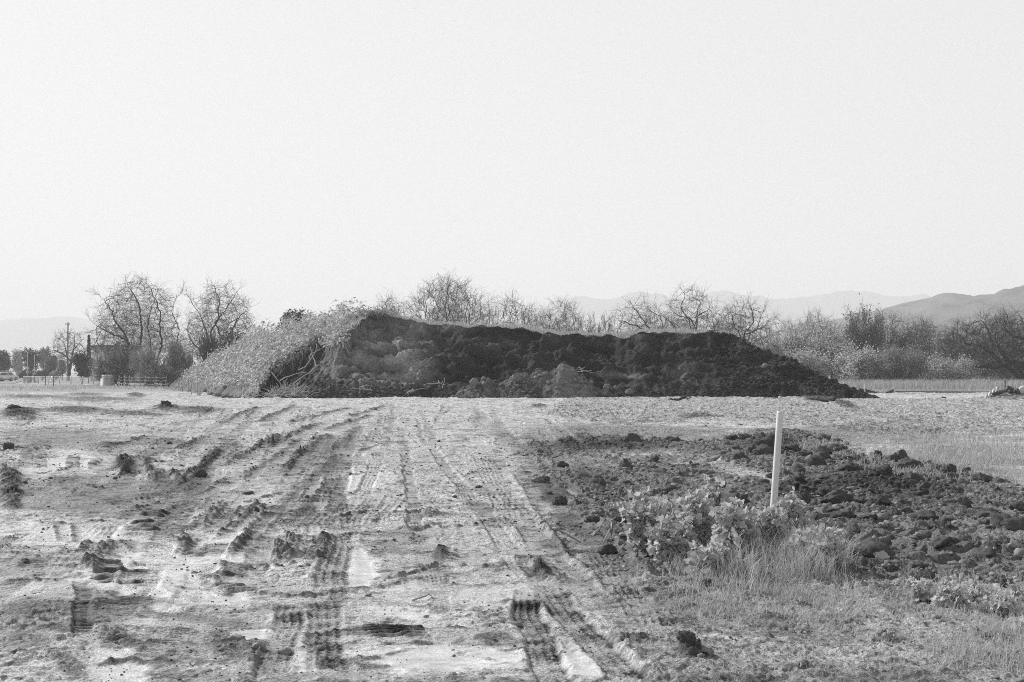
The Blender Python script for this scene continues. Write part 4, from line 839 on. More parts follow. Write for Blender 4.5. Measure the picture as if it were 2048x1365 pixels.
    if leaves:
        nl, sz, ml, spread, sd = leaves; pk = r.integers(0, len(thin), nl); q = X[thin[pk]] + r.normal(0, spread, (nl, 3)); v, f = leaf_cards(q - base, r.normal(0, 1, (nl, 3)) + np.array([-.3, -.2, .6]), r.uniform(.6, 1.3, nl) * sz, sd, .2, .8); mesh_np('foliage', v, f, ml, root)
    return root
G_BARE = 'bare winter trees behind the stockpile'
colony_tree('oak_tree', (174, 376, 546), 160, 'largest bare oak, many-stemmed, standing left of the planted flank', 456, chains=[[(284, 700), (284, 642), (277, 609), (262, 585), (246, 562)], [(322, 690), (320, 662), (319, 634), (317, 609), (302, 585), (290, 560)], [(352, 690), (358, 662), (345, 629), (350, 604), (362, 578)], [(262, 697), (246, 665), (234, 645), (224, 621), (205, 597), (190, 588)], [(268, 715), (250, 680), (222, 668), (198, 655), (178, 634)], [(330, 735), (345, 712), (372, 698), (398, 690)], [(300, 690), (292, 650), (300, 620), (318, 575)]], basepx=296, n=2600, kill=.55, D=.36, zlo=.22, rmax=.3, depth=.7)
colony_tree('oak_tree', (360, 522, 554), 165, 'bare oak with upswept limbs between the largest oak and the stockpile', 595, chains=[[(438, 712), (444, 672), (431, 647), (452, 620), (466, 600), (476, 580)], [(418, 700), (412, 665), (397, 629), (382, 606), (372, 590)], [(424, 690), (420, 668), (436, 642), (438, 600), (428, 572)], [(444, 695), (466, 655), (482, 632), (500, 615)], [(400, 700), (382, 680), (372, 655)]], basepx=430, n=2000, kill=.55, D=.36, zlo=.22, rmax=.28, depth=.7)
colony_tree('oak_tree', (92, 180, 653), 250, 'small round-crowned bare tree behind the utility pole', 388, chains=[[(138, 735), (140, 722), (128, 708), (112, 701), (98, 702)], [(140, 722), (146, 700), (158, 688), (164, 678)], [(134, 720), (130, 700), (126, 685)], [(145, 705), (148, 685), (146, 668)]], basepx=138, n=1000, kill=.75, D=.5, zlo=.25, rmax=.34, rtwig=.03, tlen=.8)
colony_tree('bare_tree', (800, 985, 545), 150, 'tallest clump of bare trees rising behind the left half of the flat top', 21, n=1598, zlo=.30, stems=6, zbase=1.5, jit=.24, kill=.58, D=.38, fork=.3, rmax=.13, group=G_BARE)
colony_tree('bare_tree', (855, 935, 560), 158, 'pale bare tree inside the tallest clump behind the flat top', 27, n=691, zlo=.30, stems=3, zbase=1.5, jit=.24, kill=.58, D=.38, fork=.3, rmax=.13, group=G_BARE, mc=M_twigpale)
colony_tree('bare_tree', (925, 1010, 578), 160, 'bare tree filling the gap right of the tallest clump', 28, n=734, zlo=.30, stems=4, zbase=1.5, jit=.24, kill=.58, D=.38, fork=.3, rmax=.13, group=G_BARE, mc=M_twigpale)
colony_tree('bare_tree', (1030, 1110, 600), 162, 'pale bare tree between the fan-shaped one and the low one at the dip', 29, n=691, zlo=.30, stems=4, zbase=1.5, jit=.24, kill=.58, D=.38, fork=.3, rmax=.13, group=G_BARE, mc=M_twigpale)
bare_tree('bare_bush', (1100, 1200, 625), 170, 6, 'pale twiggy bush along the skyline above the dip', THICKET, 30, 'bush', rad=.07, lean=.8, group=G_BARE, z0=2, mc=M_twigpale)
colony_tree('bare_tree', (1415, 1500, 610), 165, 'grey bare tree between the twisted oak and the overhanging oak', 35, n=734, zlo=.30, stems=4, zbase=1.5, jit=.24, kill=.58, D=.38, fork=.3, rmax=.13, group=G_BARE, mc=M_twigpale)
colony_tree('bare_tree', (735, 830, 585), 150, 'thin bare tree fanning up just right of the mound summit', 22, n=820, zlo=.30, stems=3, zbase=1.5, jit=.24, kill=.58, D=.38, fork=.3, rmax=.13, group=G_BARE)
colony_tree('bare_tree', (975, 1075, 580), 152, 'fan-shaped bare tree behind the middle of the flat top, right of the tallest clump', 23, n=864, zlo=.30, stems=4, zbase=1.5, jit=.24, kill=.58, D=.38, fork=.3, rmax=.13, group=G_BARE)
colony_tree('bare_tree', (1065, 1180, 592), 154, 'low bare tree behind the dip in the flat top', 24, n=993, zlo=.30, stems=4, zbase=1.5, jit=.24, kill=.58, D=.38, fork=.3, rmax=.13, group=G_BARE)
colony_tree('bare_tree', (668, 712, 598), 150, 'tiny bare sapling on the skyline left of the summit', 25, n=90, zlo=.55, stems=1, zbase=2, group=G_BARE)
bare_tree('bare_bush', (1160, 1245, 628), 156, 5, 'low twiggy bush on the skyline beside the gnarled oaks', THICKET, 26, 'bush', rad=.07, lean=.6, group=G_BARE, z0=2)
GN = style(max=4, kids=[6, 3, 3, 3, 0], gnarl=[.3, .34, .38, .36, .32], ang=(35, 80), up=[.03] * 5, ratio=.66, lift=.04, minr=.018)
colony_tree('oak_tree', (1222, 1342, 588), 150, 'spreading gnarled bare oak, leftmost of the three behind the right half of the flat top', 1460, chains=[[(1300, 665), (1290, 645), (1275, 625), (1262, 605)], [(1303, 668), (1280, 655), (1255, 645), (1238, 640)], [(1310, 650), (1320, 625), (1308, 605)], [(1325, 655), (1322, 632), (1300, 622)]], basepx=1310, n=1100, kill=.6, zlo=.35, jit=.42, rmax=.2)
colony_tree('oak_tree', (1312, 1448, 568), 150, 'twisted bare oak with crooked limbs, tallest behind the right half of the flat top', 1540, chains=[[(1392, 655), (1382, 640), (1368, 630), (1362, 612), (1370, 592), (1364, 576)], [(1390, 650), (1394, 625), (1402, 605), (1388, 595), (1395, 582)], [(1380, 640), (1352, 628), (1338, 618), (1345, 600)], [(1350, 655), (1338, 642), (1325, 632)], [(1395, 632), (1415, 620), (1425, 604)]], basepx=1390, n=1300, kill=.6, zlo=.35, jit=.42, rmax=.22)
colony_tree('oak_tree', (1410, 1562, 594), 148, 'gnarled bare oak overhanging the right end of the stockpile', 1626, chains=[[(1480, 690), (1490, 665), (1510, 645), (1505, 620), (1492, 602)], [(1490, 668), (1516, 660), (1522, 638), (1530, 615)], [(1430, 660), (1424, 640), (1436, 620)], [(1500, 668), (1525, 655), (1550, 635)], [(1480, 672), (1465, 645), (1462, 625)]], basepx=1478, n=1300, kill=.6, zlo=.28, jit=.42, rmax=.2)
colony_tree('oak_tree', (1850, 2150, 618), 150, 'large leaning oak with heavy dark limbs sprawling low over the field', 2202, chains=[[(2030, 745), (2008, 728), (1985, 708), (1962, 692), (1935, 690), (1920, 675)], [(2040, 742), (2018, 720), (2002, 700), (1985, 685), (1978, 660), (1970, 640)], [(2060, 740), (2030, 725), (2005, 735), (1950, 733), (1900, 730), (1866, 715)], [(2080, 735), (2040, 725), (2015, 722), (1995, 700), (1990, 670)], [(2070, 700), (2050, 680), (2025, 672), (2010, 655), (2020, 635)], [(2090, 720), (2060, 690), (2050, 655), (2040, 630)], [(2100, 735), (2060, 738), (2020, 742)]], basepx=2052, n=3000, kill=.55, zlo=.12, jit=.36, thick=1.85, rmax=.42, rtwig=.021, depth=.5, mc=gmat('oak twig', .07, .95, .15, 3, 0, 1, .1))
# thicket to the right of the stockpile
G_TH = 'winter thicket along the right of the stockpile'
for i, (x0, x1, yt, y, st, lab, P, kw) in enumerate([
    (1540, 1625, 632, 175, 7, 'feathery upright bare poplars just beyond the end of the stockpile', ASH, dict(rad=.1, lean=.35, mc=M_twigpale)), (1585, 1665, 612, 178, 6, 'tall feathery bare tree, highest in the thicket beside the stockpile end', ASH, dict(rad=.1, lean=.4, mc=M_twigpale)),
    (1535, 1625, 655, 158, 6, 'pale-leaved willow lowest against the stockpile slope', THICKET, dict(rad=.1, lean=.7, leaves=(9000, .17, M_leafpale, .25, 1))), (1600, 1700, 650, 162, 7, 'rounded pale willow above the foot of the stockpile slope', THICKET, dict(rad=.11, lean=.8, leaves=(12000, .17, M_leafpale, .25, 2))),
    (1690, 1770, 612, 168, 5, 'dark evergreen with ragged top in the middle of the thicket', THICKET, dict(rad=.13, lean=.5, leaves=(4200, .18, gmat('dim evergreen leaf', .13, .6, .25, 1.3, 0, 1, .35, translucent=.3), .28, 3))), (1735, 1830, 620, 172, 6, 'bare grey tree with upright twigs below the round hill', ASH, dict(rad=.12, lean=.5)),
    (1660, 1765, 690, 150, 7, 'low rounded pale willow behind the sagging silt fence', THICKET, dict(rad=.1, lean=.9, leaves=(11000, .17, M_leafpale, .25, 4))), (1750, 1850, 690, 148, 7, 'pale bush between the round willow and the leaning oak', THICKET, dict(rad=.09, lean=.9, leaves=(7000, .16, M_leafmid, .25, 5), mc=M_twigpale)),
    (1800, 1905, 628, 170, 6, 'dense twiggy bare tree at the foot of the hills', ASH, dict(rad=.12, lean=.6)), (1880, 1975, 640, 172, 6, 'bare tree crowded behind the limbs of the leaning oak', ASH, dict(rad=.12, lean=.6)), (1960, 2070, 628, 175, 6, 'bare tree filling the right edge behind the leaning oak', ASH, dict(rad=.13, lean=.6)),
    (1840, 1945, 712, 146, 7, 'low pale scrub under the reaching limb of the leaning oak', THICKET, dict(rad=.07, lean=1.0, leaves=(6000, .15, M_leafpale, .25, 6), mc=M_twigpale)), (1940, 2060, 705, 158, 7, 'grey scrub between the limbs of the leaning oak', THICKET, dict(rad=.07, lean=1.0, leaves=(5000, .15, M_leafmid, .3, 7), mc=M_twigpale)),
    (1640, 1710, 665, 170, 5, 'dark holm bush wedged between two pale willows', THICKET, dict(rad=.1, lean=.6, leaves=(4500, .19, M_leafdark, .3, 8))), (1500, 1570, 690, 152, 5, 'grey leafy bush half hidden by the right slope of the stockpile', THICKET, dict(rad=.08, lean=.8, leaves=(4500, .15, M_leafmid, .25, 9), mc=M_twigpale)),
    (1770, 1860, 655, 166, 5, 'dark-leaved small tree left of the twiggy trees under the hills', THICKET, dict(rad=.1, lean=.6, leaves=(3800, .18, M_leafdark, .3, 10)))]):
    if P is ASH: colony_tree('tree', (x0 - 12, x1 + 12, yt), y, lab, 100 + i, n=1000, zlo=.12, stems=6, kill=.65, fork=.25, rmax=.12, group=G_TH, mc=kw.get('mc')); continue
    bare_tree('willow' if 'willow' in lab else ('bush' if ('bush' in lab or 'scrub' in lab) else 'tree'), (x0, x1, yt), y, st, lab, P, 100 + i, 'bush' if ('bush' in lab or 'scrub' in lab) else 'tree', group=G_TH, **kw)
for i, (x0, x1, yt, y, lab) in enumerate([(1500, 1600, 645, 195, 'pale haze of twigs farthest left in the thicket, above the stockpile end'), (1580, 1690, 640, 198, 'pale twiggy tree behind the two rounded willows'), (1680, 1780, 640, 196, 'pale twiggy tree behind the ragged dark evergreen'), (1770, 1880, 645, 200, 'pale twiggy tree under the saddle between the hills'), (1860, 1970, 650, 194, 'pale twiggy tree behind the reaching limb'), (1950, 2090, 640, 198, 'pale twiggy tree filling the gap at the right edge'), (1250, 1420, 640, 190, 'pale line of twigs behind the twisted oak'), (1560, 1660, 700, 152, 'low pale willow right against the foot of the stockpile slope'), (1700, 1800, 720, 150, 'low pale scrub under the ragged evergreen'), (1860, 1980, 700, 165, 'tangled pale scrub behind the leaning oak limbs')]):
    lf = (9000, .17, M_leafpale, .3, 40 + i) if 'low' in lab else (3500, .16, M_leafmid, .3, 40 + i)
    if 'low' not in lab.split(): colony_tree('thicket_tree', (x0 - 18, x1 + 18, yt - 22), y, lab, 150 + i, n=1100, zlo=.08, stems=7, kill=.65, fork=.2, rmax=.12, group=G_TH, mc=M_twig if i % 2 else M_twigpale, leaves=(1500, .15, M_leafmid, .3, 40 + i)); continue
    bare_tree('thicket_tree', (x0, x1, yt), y, 8, lab, THICKET, 150 + i, 'tree', rad=.09, lean=.9, mc=M_twigpale, leaves=lf, group=G_TH)
# shrubs and trees on the left
G_SH = 'shrubs under the left oaks'
for i, (x0, x1, yt, y, st, lab, P, kw) in enumerate([
    (195, 290, 680, 152, 8, 'grey feathery shrub under the left side of the largest oak', THICKET, dict(rad=.07, lean=.7, mc=M_twig, leaves=(2500, .15, M_leafmid, .25, 21))), (262, 335, 682, 148, 8, 'upright twiggy shrub in front of the trunk of the largest oak', THICKET, dict(rad=.06, lean=.5, mc=M_twigpale, leaves=(1800, .14, M_leafmid, .25, 22))),
    (318, 385, 680, 150, 7, 'pale tufted shrub right of the trunk of the largest oak', THICKET, dict(rad=.06, lean=.5, mc=M_twigpale, leaves=(3000, .15, M_leafmid, .25, 23))), (185, 245, 715, 158, 7, 'low dark shrub between the round evergreen and the largest oak', THICKET, dict(rad=.07, lean=.8, leaves=(2500, .16, M_leafmid, .25, 24))),
    (385, 450, 655, 160, 7, 'grey twiggy shrub around the foot of the second oak', THICKET, dict(rad=.05, lean=.4)), (285, 370, 725, 142, 8, 'low tangled brush by the barrier under the largest oak', THICKET, dict(rad=.05, lean=1.0, mc=M_twig, leaves=(1500, .14, M_leafmid, .25, 25)))]):
    bare_tree('shrub', (x0, x1, yt), y, st, lab, P, 200 + i, 'shrub', group=G_SH, **kw)
def leafy_tree(name, pxc, w, ytop, ybot, y, label, ml, seed, n=5000, size=.22, lobes=9, cat='tree', group=None, conic=False, trunk_to=.5, basey=0.0):
    r = np.random.default_rng(seed); s = y / F; cx_, zt, zb = (pxc - CX) * s, CAMH + (HZ - ytop) * s, CAMH + (HZ - ybot) * s; R = w * s / 2; hgt = zt - zb
    root = empty(name, (cx_, y, basey)); tag(root, label, cat, group)
    L = []
    for k in range(lobes):
        if conic: t = (k + .5) / lobes; L.append((np.array([r.normal(0, R * .08), r.normal(0, R * .08), zb + hgt * t]), np.array([R * (1.02 - t) ** .6, R * (1.02 - t) ** .6, hgt / lobes * 1.1])))
        else:
            a = r.uniform(0, 2 * math.pi); q = r.uniform(.1, .62); rz_ = r.uniform(.22, .36)
            L.append((np.array([R * q * math.cos(a), R * q * math.sin(a), zb + hgt * r.uniform(.25, .78)]), np.array([R * r.uniform(.36, .55), R * r.uniform(.36, .55), hgt * rz_])))
    if not conic: L.append((np.array([0, 0, zb + hgt * .68]), np.array([R * .5, R * .5, hgt * .33]))); L.append((np.array([0, 0, zb + hgt * .36]), np.array([R * .8, R * .8, hgt * .36])))
    li = r.integers(0, len(L), n); u = r.normal(size=(n, 3)); u /= np.linalg.norm(u, axis=1, keepdims=True); rad = np.abs(1 - np.abs(r.normal(0, .22, n)))
    C = np.array([l[0] for l in L])[li]; RR = np.array([l[1] for l in L])[li]; p = C + u * RR * rad[:, None] * (1 + .15 * r.normal(size=(n, 1)))
    p[:, 2] -= basey; v, f = leaf_cards(p, u + r.normal(0, .5, (n, 3)), size * r.uniform(.6, 1.4, n), seed, .2, .85); mesh_np('crown', v, f, ml, root)
    tr = [(np.array([[0, 0, -.2], [R * .03, 0, (zb + hgt * .25) * .5], [0, 0, zb + hgt * trunk_to]]) - np.array([0, 0, basey]), np.array([.05, .04, .02]) * max(2 * R, 1.5))]
    for k in range(5): tr.append((np.array([[0, 0, zb + hgt * .2], C[k] * .5 + np.array([0, 0, zb + hgt * .3]) * .5, C[k]]) - np.array([0, 0, basey]), np.array([.025, .018, .008]) * max(2 * R, 1.5)))
    v, f = tubes(tr, 6); mesh_np('trunk', v, f, M_bark, root, True); return root
leafy_tree('evergreen_tree', 165, 42, 706, 756, 190, 'dark round evergreen just left of the slim cypress', M_leafdark, 1, 3600, .24)
leafy_tree('cypress', 177.5, 11, 676, 750, 200, 'slim dark pointed cypress in front of the plain grey building', M_leafdark, 2, 2200, .22, 9, conic=True, trunk_to=.8)
leafy_tree('street_tree', 8, 44, 704, 752, 290, 'dark round tree at the left edge above the white cars', M_leafdark, 3, 2600, .34)
leafy_tree('street_tree', 35, 28, 700, 748, 310, 'pale blossom-light tree between two dark round trees', M_leafpale, 4, 2600, .34)
leafy_tree('street_tree', 63, 44, 698, 752, 300, 'dark round tree behind the two road signs', M_leafdark, 5, 2900, .34)
leafy_tree('street_tree', 88, 26, 695, 740, 340, 'grey tree between the dark road-sign tree and the small bare tree', M_leafmid, 6, 2000, .36)
leafy_tree('street_tree', 104, 28, 710, 752, 320, 'dark grey tree behind the row of lamp posts left of the utility pole', gmat('slate leaf', .09, .6, .2, 1.3, 0, 1, .35, translucent=.2), 7, 2200, .34)
leafy_tree('street_tree', 125, 26, 720, 752, 300, 'low grey bushy tree at the foot of the utility pole', M_leafmid, 8, 1800, .32)
for k, (x, w, yt, yb, y, lab, m) in enumerate([(12, 40, 742, 756, 280, 'clipped grey bush behind the white cars', M_leafmid), (50, 36, 740, 757, 270, 'dark sloping bush right of the white cars', M_leafdark), (85, 34, 741, 756, 275, 'low dark bush below the second road sign', M_leafdark), (112, 30, 742, 757, 272, 'low grey bush left of the utility pole foot', M_leafmid)]):
    leafy_tree('roadside_bush', x, w, yt, yb, y, lab, m, 30 + k, 1500, .26, 7, 'bush', 'bushes along the far road', trunk_to=.3)
leafy_tree('evergreen_tree', 585, 84, 620, 700, 150, 'dark evergreen peeping over the planted flank of the stockpile', gmat('evergreen leaf', .065, .6, .25, 1.3, 0, 1, .35, translucent=.15), 9, 5200, .22, 12, basey=0)
leafy_tree('evergreen_tree', 480, 92, 664, 745, 152, 'dark evergreen right behind the second oak', M_leafdark, 10, 4200, .2, 12)
leafy_tree('evergreen_tree', 528, 50, 655, 735, 156, 'smaller grey evergreen between two darker evergreens behind the flank', M_leafmid, 11, 2200, .2, 9)
r = np.random.default_rng(9); sm = []
# ragged shrubs on the very summit
root = empty('summit_shrub', tuple(ppt(748, 634, 90.5))); tag(root, 'ragged leafy shrub crowning the summit of the stockpile', 'shrub'); b = np.array(root.location)
st = []
for k in range(120):
    p0 = np.array([r.normal(0, .65), r.normal(0, .4), -.25]); d = np.array([r.normal(-.15, .5), r.normal(0, .4), 1.0]); st.append((np.array([p0 + d * t + r.normal(0, .03, 3) for t in np.linspace(0, r.uniform(.3, .8), 4)]), np.linspace(.014, .006, 4)))
v, f = tubes(st, 3); mesh_np('stem', v, f, M_twig, root)
p = np.concatenate([s[0][1:] for s in st for _ in range(4)]) + r.normal(0, .08, (1440, 3)); v, f = leaf_cards(p, r.normal(0, 1, (1440, 3)) + np.array([0, 0, .5]), r.uniform(.05, .16, 1440), 3); mesh_np('foliage', v, f, M_leafmid, root)
# rushes of the field on the right, field grass
N = 42000; x = r.uniform(17.5, 60, N); y = r.uniform(98, 150, N); ok = (x > 17 + (y - 100) * .1) & (y > 96); p = np.stack([x, y, 0 * x - .05], 1)[ok]; tall = (p[:, 1] > 124); hg = np.where(tall, r.uniform(.5, 1.15, len(p)), np.where(p[:, 1] < 111, r.uniform(.05, .14, len(p)), r.uniform(.12, .32, len(p))))
v, f = blades(p, hg, .025, 3, .3); tag(mesh_np('meadow_grass', v, f, gmat('meadow blade', .42, .7, .2, .25, 0, 1, .2, translucent=.3)), kind='stuff')
N = 9000; x = r.uniform(-60, -22, N); y = r.uniform(122, 165, N); p = np.stack([x, y, 0 * x - .05], 1); v, f = blades(p[noise(x * .1, y * .1, 4) > -.1], .3, .03, 4, .4); tag(mesh_np('verge_grass', v, f, M_grass), kind='stuff')
# ---------------------------------------------------------------- far left: road, cars, poles, signs, buildings, fence, barrier
v = [(-260, 250, .0), (-96, 250, .0), (-118, 370, .0), (-420, 370, .0)]
v = [ppt(-300, 700, 214)[:2] + (.02,), ppt(30, 700, 200)[:2] + (.02,), ppt(46, 700, 255)[:2] + (.02,), ppt(75, 700, 420)[:2] + (.02,), ppt(-300, 700, 420)[:2] + (.02,)]
tag(mesh_np('road', v, np.array([[0, 1, 2, 3, 4]]), M_asphalt), kind='structure')
x0, y0 = ppt(-60, 0, 168)[:2]; x1, y1 = ppt(235, 0, 158)[:2]
tag(mesh_np('path', [(x0, y0 - 3, .0), (x1, y1 - 2, .0), (x1, y1 + 1.5, .0), (x0, y0 + 4, .0)], np.array([[0, 1, 2, 3]]), gmat('pale gravel', .55, .9, .12, .8)), kind='structure')
def car(pxc, y, label, body_mat, rz, L=4.5, W=1.78, Hh=1.46):
    root = empty('car', ((pxc - CX) * y / F, y, .02), rz); tag(root, label, 'car', 'white cars on the far road')
    low = [(-.5, .22), (-.5, .62), (-.46, .70), (-.22, .74), (.25, .74), (.47, .64), (.5, .5), (.5, .22)]
    m = MB(); m.prism([(a * L, z * Hh / 1.1) for a, z in low], -W / 2, W / 2); m.build('body', body_mat, root)
    top = [(-.40, .735), (-.30, 1.06), (-.02, 1.10), (.12, 1.04), (.27, .735)]
    m = MB(); m.prism([(a * L, z * Hh / 1.1) for a, z in top], -W / 2 + .14, W / 2 - .14); m.build('cabin', body_mat, root)
    for s_ in (-1, 1): m = MB(); m.prism([(a * L, z * Hh / 1.1) for a, z in [(-.35, .77), (-.27, 1.0), (-.03, 1.03), (.09, .98), (.2, .77)]], s_ * (W / 2 - .15), s_ * (W / 2 - .125)); m.build('window', M_glass, root)
    m = MB(); m.prism([(a * L, z * Hh / 1.1) for a, z in [(-.30, 1.055), (-.28, 1.09), (-.02, 1.125), (.12, 1.075), (.13, 1.05)]], -W / 2 + .12, W / 2 - .12); m.build('roof', body_mat, root)
    for sx in (-.31, .31):
        for sy in (-1, 1):
            m = MB(); m.tube([(sx * L, sy * (W / 2 - .2), .32), (sx * L, sy * (W / 2 + .01), .32)], .32, 16); wv = m.build('wheel', M_rubber, root)
            m = MB(); m.tube([(sx * L, sy * (W / 2 - .1), .32), (sx * L, sy * (W / 2 + .03), .32)], .19, 12); m.build('rim', M_metal, wv)
    for sy in (-1, 1):
        m = MB(); m.box((L * .485, sy * W * .36, .74), (.12, .34, .14)); m.build('headlight', M_glass, root)
car(4, 236, 'white car at the very left edge, the larger and nearer one', M_white, math.radians(75)); car(14, 262, 'white car partly behind a nearer white car by the left edge', M_white, math.radians(70))
def pole_obj(name, pxx, ytop, y, label, cat, group=None, r0=.14): return None
root = empty('utility_pole', ((135.5 - CX) * 255 / F, 255, -.2)); tag(root, 'tall wooden utility pole with a short crossarm', 'utility pole')
ht = CAMH + (HZ - 645) * 255 / F + .2
MB().tube([(0, 0, 0), (0, 0, ht)], [.19, .13], 10).build('pole', M_wood, root, True); MB().box((0, -.16, ht - .35), (.85, .1, .12)).build('crossarm', M_wood, root)
for sx in (-.36, .36): MB().tube([(sx, -.16, ht - .29), (sx, -.16, ht - .12)], .05, 8).build('insulator', M_concrete, root)
def lamp(pxx, ytop, y, arm, label):
    root = empty('street_lamp', ((pxx - CX) * y / F, y, 0)); tag(root, label, 'street lamp', 'lamp posts along the far road'); h = CAMH + (HZ - ytop) * y / F
    MB().tube([(0, 0, 0), (0, 0, h)], [.10, .06], 8).build('pole', M_metal, root, True); MB().tube([(0, 0, h - .05), (arm * .5, 0, h + .12), (arm, 0, h + .1)], .04, 6).build('arm', M_metal, root, True)
    m = MB().box((arm * 1.15, 0, h + .08), (.55, .22, .12), taper=.8); m.build('lamp_head', M_metal, root)
for a in [(16.5, 704, 290, -1.4, 'lamp post at the left edge, leftmost in the row'), (55, 705, 285, 1.2, 'lamp post with an arm, just behind the upper round-and-diamond road sign'), (69, 711, 288, .9, 'lamp post rising behind the second road sign'), (90, 722, 330, .8, 'thin lamp post between the road signs and the utility pole, left of three'), (96, 726, 345, .8, 'faint thin lamp post, middle of three near the utility pole'), (105, 722, 320, .8, 'thin lamp post behind the white sandwich board'), (115, 718, 300, 1.0, 'lamp post nearest the utility pole on its left')]: lamp(*a)
def sign(pxx, yc, y, label, two):
    root = empty('road_sign', ((pxx - CX) * y / F, y, 0)); tag(root, label, 'road sign', 'road signs by the far road'); zc = CAMH + (HZ - yc) * y / F
    MB().tube([(0, 0, 0), (0, 0, zc + .5)], .04, 6).build('post', M_metal, root)
    m = MB(); s = .42; m.prism([(-s, zc), (0, zc - s), (s, zc), (0, zc + s)], -.06, -.045); m.build('sign_plate', gmat('sign face', .5, .5, .05, 2), root)
    if two: m = MB(); m.prism([(.26 * math.cos(a), zc - .78 + .26 * math.sin(a)) for a in np.linspace(0, 2 * math.pi, 15)[:-1]], -.06, -.045); m.build('lower_plate', gmat('sign face lower', .42, .5, .05, 2), root)
sign(55, 737, 268, 'diamond road sign with a round plate below it, taller of the two', True); sign(69.5, 741, 268, 'lower diamond road sign right of the taller one', True)
root = empty('sign_post', ((36 - CX) * 262 / F, 262, 0)); tag(root, 'small bare sign post with a flat bar on top beside the dark sloping bush', 'sign post'); MB().tube([(0, 0, 0), (0, 0, 1.75)], .04, 6).build('post', M_metal, root); MB().box((0, -.05, 1.7), (.75, .03, .16)).build('sign_plate', M_metal, root)
root = empty('sandwich_board', ((105.5 - CX) * 215 / F, 215, 0)); tag(root, 'small white sandwich board standing behind the low mesh fence', 'sandwich board')
for s_ in (-1, 1): MB().box((0, s_ * .15, .60), (.36, .03, .7), rx=s_ * .18).build('panel', M_white, root)
MB().box((0, 0, .16), (.75, .75, .3), taper=.8).build('base', M_white, root)
for pxx, lab in [(60.5, 'dark cabinet behind the low mesh fence, left of two'), (71.5, 'dark cabinet behind the low mesh fence with a white box on its right')]:
    root = empty('utility_cabinet', ((pxx - CX) * 205 / F, 205, 0)); tag(root, lab, 'cabinet', 'dark cabinets behind the mesh fence'); MB().box((0, 0, .6), (.45, .4, 1.1)).build('body', M_darkmetal, root); MB().box((0, 0, 1.18), (.52, .47, .07)).build('lid', M_darkmetal, root)
root = empty('white_bin', ((74.5 - CX) * 204 / F, 204, 0)); tag(root, 'small white box beside the dark cabinets', 'bin'); MB().box((0, 0, .4), (.3, .3, .75), taper=1.1).build('body', M_white, root); MB().box((0, 0, .8), (.36, .36, .05)).build('lid', M_white, root)
# grey building and the long low shed behind the oaks
def building(pxa, pxb, ytop, y, depth, label, mat, roofmat, wins, over=.3, rh=.25, name='building'):
    xa, xb = (pxa - CX) * y / F, (pxb - CX) * y / F; z = CAMH + (HZ - ytop) * y / F; root = empty(name, ((xa + xb) / 2, y, 0)); tag(root, label, 'building'); w = xb - xa
    MB().box((0, depth / 2, (z - rh) / 2), (w, depth, z - rh)).build('wall', mat, root); MB().box((0, depth / 2, z - rh / 2), (w + over * 2, depth + over * 2, rh)).build('roof', roofmat, root)
    for (u, zz, ww, hh_) in wins:
        f = MB().box((u * w, -.03, zz), (ww + .14, .06, hh_ + .14)).build('window', M_metal, root); MB().box((u * w, -.08, zz), (ww, .04, hh_)).build('pane', M_glass, f)
building(181, 247, 691, 240, 9, 'plain grey flat-roofed building behind the slim cypress', gmat('grey stucco', .5, .9, .06, .5), gmat('roof edge', .12, .9, .1, 1), [])
building(242, 395, 733, 215, 8, 'long low shed with a white roof edge behind the oak trunks', gmat('shed wall', .16, .9, .1, .6), gmat('white fascia', .7, .6, .05, 1), [(-.3, 1.3, 1.0, .6), (.25, 1.3, 1.0, .6)], rh=.32, name='shed')
building(252, 268, 736, 205, 3, 'small white-topped kiosk just left of the long low shed', gmat('kiosk wall', .3, .9, .1, .6), gmat('kiosk roof', .75, .6, .05, 1), [(.0, 1.2, .5, .5)], rh=.4, name='kiosk')
# low mesh fence
root = empty('mesh_fence', ((47 - CX) * 195 / F, 195, 0)); tag(root, 'low construction fence of wire mesh with a pale top rail', 'fence'); o0 = np.array(root.location)
pA, pB, pC = np.array(ppt(47, 0, 195)), np.array(ppt(62, 0, 178)), np.array(ppt(206, 0, 165)); pA[2] = pB[2] = pC[2] = 0
pD = np.array(ppt(47, 0, 196)); m = MB(); 
def rail(a, b, z, r_): return [np.array([a[0], a[1], z]) - o0, np.array([b[0], b[1], z]) - o0]
R_ = MB(); R_.tube(rail(pA, pC, .95, 0), .03, 6); R_.tube(rail(pA, pC, .05, 0), .03, 6); R_.build('rail', M_metal, root)
W_ = MB()
for t_ in np.linspace(0, 1, 210): q = pA * (1 - t_) + pC * t_ - o0; W_.tube([q + np.array([0, 0, .05]), q + np.array([0, 0, .95])], .008, 3, False)
for z in np.linspace(.15, .85, 8): W_.tube(rail(pA, pC, z, 0), .008, 3, False)
W_.build('wire_mesh', M_metal, root)
for k, t_ in enumerate([0, .02, .04, .06, .08, .10, .22, .36, .5, .64, .78, .9, 1.0]): q = pA * (1 - t_) + pC * t_ - o0; MB().tube([q, q + np.array([0, 0, 1.05])], .05, 6).build('post', M_wood if k < 6 else M_metal, root)
for pxx, yb, lab in [(91.5, 772, 'thin dark stake in front of the mesh fence, paler and left of two'), (107.5, 774, 'dark steel stake standing in front of the middle of the mesh fence')]:
    x_, y_ = gpt(pxx, yb); root = empty('steel_stake', (x_, y_, -.05)); tag(root, lab, 'stake'); m = MB(); m.box((0, 0, .55), (.06, .06, 1.1)); m.box((0, 0, 1.14), (.09, .09, .09), taper=.5); m.build('post', M_darkmetal, root)
